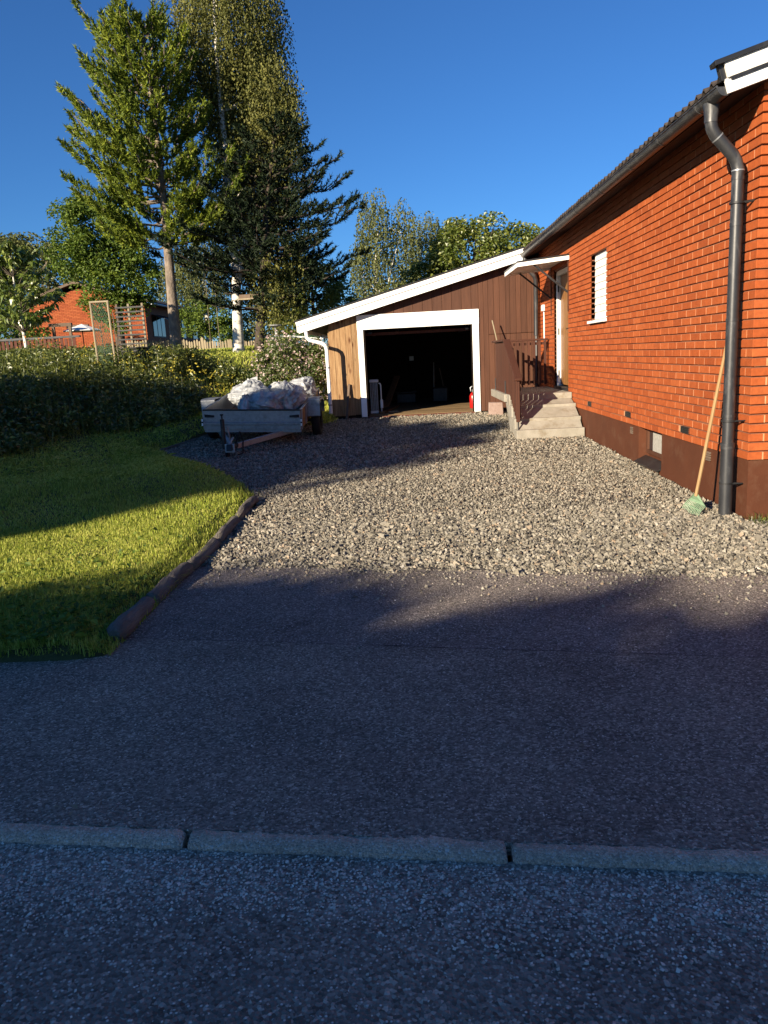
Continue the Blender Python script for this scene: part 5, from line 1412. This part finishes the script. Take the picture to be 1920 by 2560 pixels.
for a, b in (((nx0-.3, 4.80), (-17.3, 6.0)), ((-17.3, 6.0), (nx1+.45, 4.82))):
    MB().hexa([(a[0], ny0-.40, a[1]), (a[0], ny0-.36, a[1]), (b[0], ny0-.36, b[1]), (b[0], ny0-.40, b[1]), (a[0], ny0-.40, a[1]+.13), (a[0], ny0-.36, a[1]+.13), (b[0], ny0-.36, b[1]+.13), (b[0], ny0-.40, b[1]+.13)]).build('barge_board', M['greywood'], nr)
MB().tube([(nx1+.47, ny0-.3, 4.78), (nx1+.47, ny1+.3, 4.78)], .06, 8).build('gutter', M['steel'], nr)
for (a, b) in ((43.0, 45.2), (47.2, 48.0), (48.6, 49.4), (51, 52.2)):
    w_ = B(nx1+.002, nx1+.03, a, b, 3.1, 4.25).build('window', M['steel_dark'], NH)
    nn = 3 if b-a > 1.5 else 1
    for k in range(nn):
        B(nx1+.031, nx1+.036, a+.06+k*(b-a)/nn, a+(k+1)*(b-a)/nn-.06, 3.16, 4.19).build('pane', M['dark_glass'], w_)
aw = MB().hexa([(nx1+.05, 42.9, 4.28), (nx1+.05, 45.3, 4.28), (nx1+.75, 45.3, 4.02), (nx1+.75, 42.9, 4.02), (nx1+.05, 42.9, 4.31), (nx1+.05, 45.3, 4.31), (nx1+.75, 45.3, 4.05), (nx1+.75, 42.9, 4.05)]).build('awning', M['steel_dark'], NH)
# pergola and parasol
pg = thing('pergola', (-15.8, 37, 2.0), 'wooden pergola frame before the neighbouring gable', 'pergola')
for x in (-16.6, -15.8): B(x-.06, x+.06, 37, 37.12, 1.4, 3.60).build('post', M['greywood'], pg)
B(-16.8, -15.7, 36.98, 37.14, 3.58, 3.74).build('beam', M['greywood'], pg)
B(-16.8, -15.7, 38.98, 39.14, 3.58, 3.74).build('beam', M['greywood'], pg)
ps = thing('parasol', (-15.7, 38.2, 2.0), 'white garden parasol opened under the pergola', 'parasol')
v = [(-15.7, 38.2, 3.72)]+[(-15.7+.95*math.cos(k*math.pi/4), 38.2+.95*math.sin(k*math.pi/4), 3.40) for k in range(8)]+[(-15.7, 38.2, 3.69)]+[(-15.7+.94*math.cos(k*math.pi/4), 38.2+.94*math.sin(k*math.pi/4), 3.37) for k in range(8)]
MB().add(v, [(0, 1+k, 1+(k+1) % 8) for k in range(8)]+[(9, 10+(k+1) % 8, 10+k) for k in range(8)]+[(1+k, 10+k, 10+(k+1) % 8, 1+(k+1) % 8) for k in range(8)]).build('canopy', M['white'], ps)
MB().tube([(-15.7, 38.2, 1.4), (-15.7, 38.2, 3.7)], .025, 6).build('pole', M['greywood'], ps)

# rotary washing line and swing
wd = thing('washing_line', (-2.3, 20.2, gh(-2.3, 20.2)), 'rotary washing line with pale arms beside the rose bush', 'clothes dryer')
MB().tube([(-2.14, 20.2, gh(-2.14, 20.2)-.1), (-2.12, 20.2, 2.12)], .022, 8).build('pole', M['plastic_white'], wd)
tips = [(-3.25, 19.7, 2.10), (-1.0, 19.8, 2.16), (-1.2, 21.2, 2.15), (-3.0, 21.2, 2.12)]
for p in tips: MB().tube([(-2.12, 20.2, 1.98), p], .014, 6).build('arm', M['plastic_white'], wd)
for f_ in (.45, .75, .98):
    c = Vector((-2.12, 20.2, 1.98)); q = [c.lerp(Vector(p), f_) for p in tips]
    for i in range(4): MB().tube([q[i], q[(i+1) % 4]], .005, 4).build('line', M['net'], wd)
gp_ = thing('garden_pole', (-3.35, 21, gh(-3.35, 21)), 'thin grey garden pole with small dish on top', 'pole')
MB().tube([(-3.43, 21, gh(-3.43, 21)-.1), (-3.42, 21, 2.36)], .02, 6).build('post', M['pole_metal'], gp_); MB().tube([(-3.42, 21, 2.36), (-3.42, 21, 2.40), (-3.42, 21, 2.43)], [.05, .16, .17], 12).build('dish', M['pole_metal'], gp_)
sw_ = thing('garden_swing', (-6.9, 28.5, gh(-6.9, 28.5)), 'child swing hanging on long ropes near the birch', 'swing')
for x, x2 in ((-7.05, -7.0), (-6.72, -6.70)): MB().tube([(x, 28.5, 1.98), (x2, 28.5, 5.6)], .008, 4).build('rope', M['palewood'], sw_)
B(-7.08, -6.69, 28.42, 28.58, 1.95, 2.0).build('seat', M['greywood'], sw_)
fb = thing('bird_table', (-4.75, 24.65, 3.4), 'flat wooden bird table fixed between the birch and the dark trunk', 'bird table')
B(-5.08, -4.40, 24.45, 24.75, 3.38, 3.42).build('tray', M['palewood'], fb); B(-5.04, -4.44, 24.5, 24.7, 3.42, 3.54).build('board', M['greywood'], fb)

# ================================================================== trees
ZB = 1.5
# 1 the tall sunlit pine
wh = []
for z in np.arange(5.0, 11.1, .30):
    L = np.interp(z, [5.0, 5.8, 6.8, 8.0, 9.0, 9.9, 10.5, 11.1], [1.5, 1.95, 2.0, 1.95, 1.85, 1.6, 1.25, .6])
    wh.append((z, L, 6 if z > 6 else 4, np.interp(z, [4.8, 7, 9, 12], [-.02, .12, .30, .6])))
ex = [(5.3, -.25, 2.5, .05, .55), (5.6, .15, 2.6, .1, .6), (6.0, -.6, 2.2, .1, .6), (6.3, .0, 2.3, .2, .45), (5.1, .4, 2.1, 0, .5), (6.9, 3.3, 2.75, .05, .35), (7.6, 2.9, 2.8, .1, .3), (6.2, 3.5, 2.7, 0, .3), (5.6, 3.9, 2.3, -.05, .35), (5.3, 3.0, 2.2, -.05, .3)]
conifer('pine_tree', 'tall sunlit stone pine with bare grey trunk and dense light needles', (-7.0, 24, ZB), (-7.0, 24, 11.1), .165, wh, M['leaf_pine'], M['bark_pine'], tl=.34, tk=34, tw=.018, upturn=.42, twig_step=.17, side=.38, spread=.62, up=1.25, bl=.13, tstep=.22, extra=ex, lop=lambda az, z: 1-.17*math.cos(az))
# 2 weeping birch behind it, taller than the frame
weeping('birch_tree', 'huge weeping birch with white trunk, its top above the picture', (-5.32, 25.0, ZB), [(-4.9, 26.0, 14.6), (-3.7, 26.2, 12.0), (-5.6, 26.8, 13.8)], .165,
        [(-5.0, 26.4, 11.8, 1.8, 1.9, 2.6), (-3.75, 25.6, 9.4, .95, 1.2, 1.3), (-3.5, 25.3, 8.6, .65, .8, .8), (-4.7, 26.6, 9.2, 1.5, 1.6, 2.2), (-4.6, 26.5, 6.6, 1.5, 1.5, 1.3), (-4.2, 25.6, 4.6, 1.0, .9, .9), (-3.9, 24.6, 4.0, .6, .5, .8), (-3.2, 24.4, 4.6, .3, .3, .7)],
        5600, .085, M['leaf_birch'], M['bark_birch'], slen=(.7, 1.9), step=.065, nlimb=46)
# 3 the dark conifer
wh = []
for z in np.arange(3.3, 8.5, .42):
    L = np.interp(z, [3.3, 4.2, 5.6, 6.6, 7.6, 8.6], [2.3, 3.2, 2.9, 2.1, 1.4, .5]); wh.append((z, L, 7, -.02 if z < 6 else .12))
conifer('dark_pine_tree', 'dark shaded conifer with layered boughs between birch and garage', (-4.72, 25.0, ZB-.15), (-3.6, 25.1, 8.7), .15, wh, M['leaf_spruce'], M['bark_dark'], tl=.30, tk=26, tw=.017, upturn=.20, twig_step=.24, side=.36, spread=.6, up=.35, bl=.13, tstep=.24)
# 4 broadleaf before the neighbour's house
broadleaf('linden_tree', 'dense bright green broadleaf tree left of the pine', 'tree', (-10.9, 30, 1.6), (-10.9, 30, 6.2), .16, [(-11.3, 30, 6.3, 1.6, 1.5, 1.7), (-10.6, 30, 4.9, 1.55, 1.4, 1.3), (-11.9, 29.8, 5.6, 1.1, 1.1, 1.1), (-10.7, 29.7, 3.6, .75, .7, .8), (-11.9, 29.6, 3.75, .55, .5, .35)], 210, 120, .125, M['leaf_linden'], M['bark_dark'], crad=.42)
# 5 birches far behind the garage roof
weeping('birch_tree', 'far birch with two pale stems above the garage roof', (-1.2, 42, 1.6), [(-1.25, 42, 8.2), (.2, 42.3, 7.6), (-2.0, 42, 6.2)], .16, [(-1.2, 42, 7.4, 1.0, 1.1, 2.6), (.2, 42.2, 7.0, .75, .9, 2.5), (-2.1, 42, 5.7, .6, .8, 2.0), (-.6, 42, 4.2, 1.6, 1.2, 1.6)], 1700, .13, M['leaf_far'], M['bark_birch'], slen=(.5, 1.2), step=.085, nlimb=18)
weeping('birch_tree', 'smaller far birch just left of the maple crown', (1.8, 46, 1.6), [(1.6, 46, 7.2), (2.6, 46, 7.0)], .14, [(1.6, 46, 6.8, 1.3, 1.2, 2.6), (2.7, 46, 7.2, .9, 1.0, 1.8)], 1100, .13, M['leaf_far'], M['bark_birch'], slen=(.5, 1.3), step=.09, nlimb=14)
# 6 maple behind the garage
broadleaf('maple_tree', 'broad rounded maple rising behind the garage roof', 'tree', (3.0, 30, .6), (3.0, 30, 5.0), .2, [(2.7, 30, 4.9, 1.7, 1.6, 1.55), (4.2, 30, 4.9, 1.2, 1.3, 1.1), (1.5, 29.6, 4.2, 1.15, 1.1, 1.0), (5.0, 30.2, 4.5, .9, 1, .9), (.6, 29.7, 3.6, .8, .9, .8)], 230, 110, .135, M['leaf_maple'], M['bark_dark'], crad=.42)
# 7 long-leaved sapling at the left edge
def sapling():
    base = (-9.72, 20, 1.6); t = thing('long_leaved_sapling', base, 'young cherry-like tree with long drooping leaves at the left edge', 'tree')
    mb = MB(); tp = trunk_path(base, (-9.75, 20, 4.35), 7, .06); mb.tube(tp, [.05-.006*i for i in range(7)], 8); mb2 = MB()
    P = []; D = []
    for k in range(90):
        z = random.uniform(2.55, 4.5); az = random.uniform(0, 6.28); L = np.interp(z, [2.5, 3.3, 4.0, 4.6], [.75, 1.15, .95, .4])*random.uniform(.5, 1.1)
        o = tp[min(6, int((z-1.6)/2.75*6))]; e = o+Vector((math.cos(az)*L, math.sin(az)*L, .45*L+z-o.z)); pts = limb(mb2, o, e, .011, .004, .1)
        for j in range(30):
            p = pts[-1].lerp(pts[2], random.random()**1.4); a2 = random.uniform(0, 6.28)
            d = Vector((math.cos(a2), math.sin(a2), random.uniform(-1.5, -.2))).normalized(); l = random.uniform(.12, .22)
            P.append(tuple(p+d*l*.5)); D.append(tuple(d))
    mb.build('trunk', M['bark_birch'], t, smooth=True); mb2.build('branches', M['twig'], t)
    n = len(P); V, F = leaf_quads(np.array(P), rng.uniform(.16, .28, n), .3, .3, dirs=np.array(D)); np_mesh('crown', V, 4, F, M['leaf_long'], t)
sapling()
# 8 far rounded pines at the left edge
broadleaf('far_pine', 'far brownish round-topped pine at the left edge', 'tree', (-29.5, 60, 1.8), (-29.5, 60, 10), .25, [(-29.8, 60, 10.1, 2.1, 2, 1.9), (-31, 60, 8.2, 2.2, 2, 2.0)], 70, 120, .26, M['leaf_far'], M['bark_pine'], crad=.8)
broadleaf('far_pine', 'far round-topped pine beside the bright broadleaf tree', 'tree', (-26.8, 60, 1.8), (-27, 60, 9.6), .25, [(-27.2, 60, 9.5, 1.9, 2, 1.9), (-26, 60, 7.4, 2.0, 2, 2.0), (-28, 60, 6, 2.5, 2, 2.3)], 80, 120, .26, M['leaf_far'], M['bark_pine'], crad=.8)
# 9 trees between the trunks, behind the fence
weeping('birch_tree', 'pale green birch behind the neighbouring roof', (-14.5, 58, 1.8), [(-14.5, 58, 11), (-15.8, 58, 10)], .2, [(-14.4, 58, 8.2, 2.2, 2, 2.7), (-16.2, 58, 7.4, 1.8, 2, 2.2)], 1100, .17, M['leaf_far'], M['bark_birch'], slen=(.7, 1.8), step=.11)
broadleaf('far_bush', 'green bush behind the picket fence by the swing', 'bush', (-9.4, 38, 1.7), (-9.4, 38, 3.4), .09, [(-9.6, 38, 3.6, 1.2, 1, .95), (-8.4, 38.4, 3.0, 1.0, 1, .8)], 60, 100, .13, M['leaf_linden'], M['bark_dark'], crad=.38)
broadleaf('far_bush', 'dark green bush behind the birch trunk', 'bush', (-6.6, 36, 1.7), (-6.6, 36, 3.0), .09, [(-6.6, 36, 2.9, 1.3, 1, 1.0), (-5.0, 35, 2.8, 1.1, 1, 1.2)], 70, 100, .12, M['leaf_maple'], M['bark_dark'], crad=.36)
broadleaf('far_tree', 'green garden tree behind the dark conifer trunk', 'tree', (-3.4, 31, 1.6), (-3.4, 31, 4.4), .12, [(-3.4, 31, 4.0, 1.4, 1.2, 1.4), (-2.4, 31.5, 3.2, 1.0, 1, 1.1), (-4.4, 31.2, 2.9, .9, .9, 1.1)], 110, 110, .12, M['leaf_maple'], M['bark_dark'], crad=.42)
broadleaf('far_hedge', 'tall green hedge at the left edge behind the sapling', 'hedge', (-17, 34, 1.6), (-17, 34, 3.6), .1, [(-17.5, 33, 3.4, 1.6, 1.2, 1.5), (-15.4, 31, 2.9, 1.2, 1, 1.1), (-19, 36, 3.8, 1.7, 1.2, 1.7)], 110, 110, .13, M['leaf_linden'], M['bark_dark'], crad=.42)
# 10 pink flowering bush
t_, cs_ = broadleaf('rose_bush', 'rounded bush with masses of faded pink blossoms left of the garage', 'bush', (-2.6, 18.6, .5), (-2.6, 18.6, 1.4), .05, [(-2.75, 18.5, 1.28, .85, .7, .72), (-2.0, 18.7, 1.30, .62, .6, .60), (-3.3, 18.5, .95, .45, .5, .45)], 120, 120, .062, M['bushleaf'], M['twig'], crad=.24)
P = np.concatenate([np.array(c)+ball(int(random.uniform(6, 13)), .28, .85) for c in cs_]); P = np.repeat(P, 3, 0)+rng.normal(0, .012, (len(P)*3, 3))
V, F = leaf_quads(P, rng.uniform(.04, .065, len(P)), .6, .9); np_mesh('blossoms', V, 4, F, M['petal'], t_)
# shrubs along the top of the bank, in the sun
for (x, y, r, h, lab) in ((-5.9, 18.9, .8, .45, 'yellow-green shrub before the pine trunk'), (-5.0, 19.2, .55, .42, 'low leafy shrub below the birch trunk'), (-4.25, 18.6, .4, .36, 'small green shrub next to the rose bush')):
    g_ = gh(x, y); broadleaf('garden_shrub', lab, 'shrub', (x, y, g_), (x, y, g_+h*.7), .03, [(x, y, g_+h*.5, r, r*.8, h*.6)], 34, 90, .07, M['weed'], M['twig'], crad=.26, nlimb=8)

# trees across the road behind the camera; they shade the foreground
def uw(u, w): return (u*.794+w*.608, -u*.608+w*.794)
def shade_tree(w, ells, label, n=300, crad=.36):
    """ells: (offset across the light, shade height at the camera's distance, half width, half height)"""
    E = []
    for (u, h0, ru, rz) in ells:
        x, y = uw(u, w); E.append((x, y, 1.5+h0-.325*w, ru, ru, rz))
    x, y = uw(ells[0][0], w); zt = E[0][2]
    broadleaf('street_tree', label, 'tree', (x, y, -.05), (x, y, zt), .17, E, n, 55, .185, M['leaf_linden'], M['bark_dark'], crad=crad, group='trees across the road', fill=.5, aspect=.8)
shade_tree(-21, [(-9.1, .2, 2.3, 2.2), (-7.6, 1.3, 1.6, 1.1), (-10.6, .3, 1.3, 1.8)], 'street tree across the road, the one nearest the camera on the left', 540)
shade_tree(-22, [(-12.8, .4, 2.4, 2.3), (-11.0, .1, 1.5, 1.9), (-14.8, .1, 1.5, 1.9), (-9.3, -.1, 2.2, 1.2)], 'street tree across the road, middle of the row on the left', 760)
shade_tree(-23.5, [(-16.6, .2, 2.3, 2.3)], 'street tree across the road, farthest left of the row', 360)
shade_tree(-18, [(-3.3, -1.36, 1.9, .72), (-1.4, -1.30, 1.5, .95)], 'low round tree across the road straight behind the camera', 420)
shade_tree(-18.5, [(.4, -1.18, 2.0, .98)], 'low round tree across the road behind the camera to the right', 280)
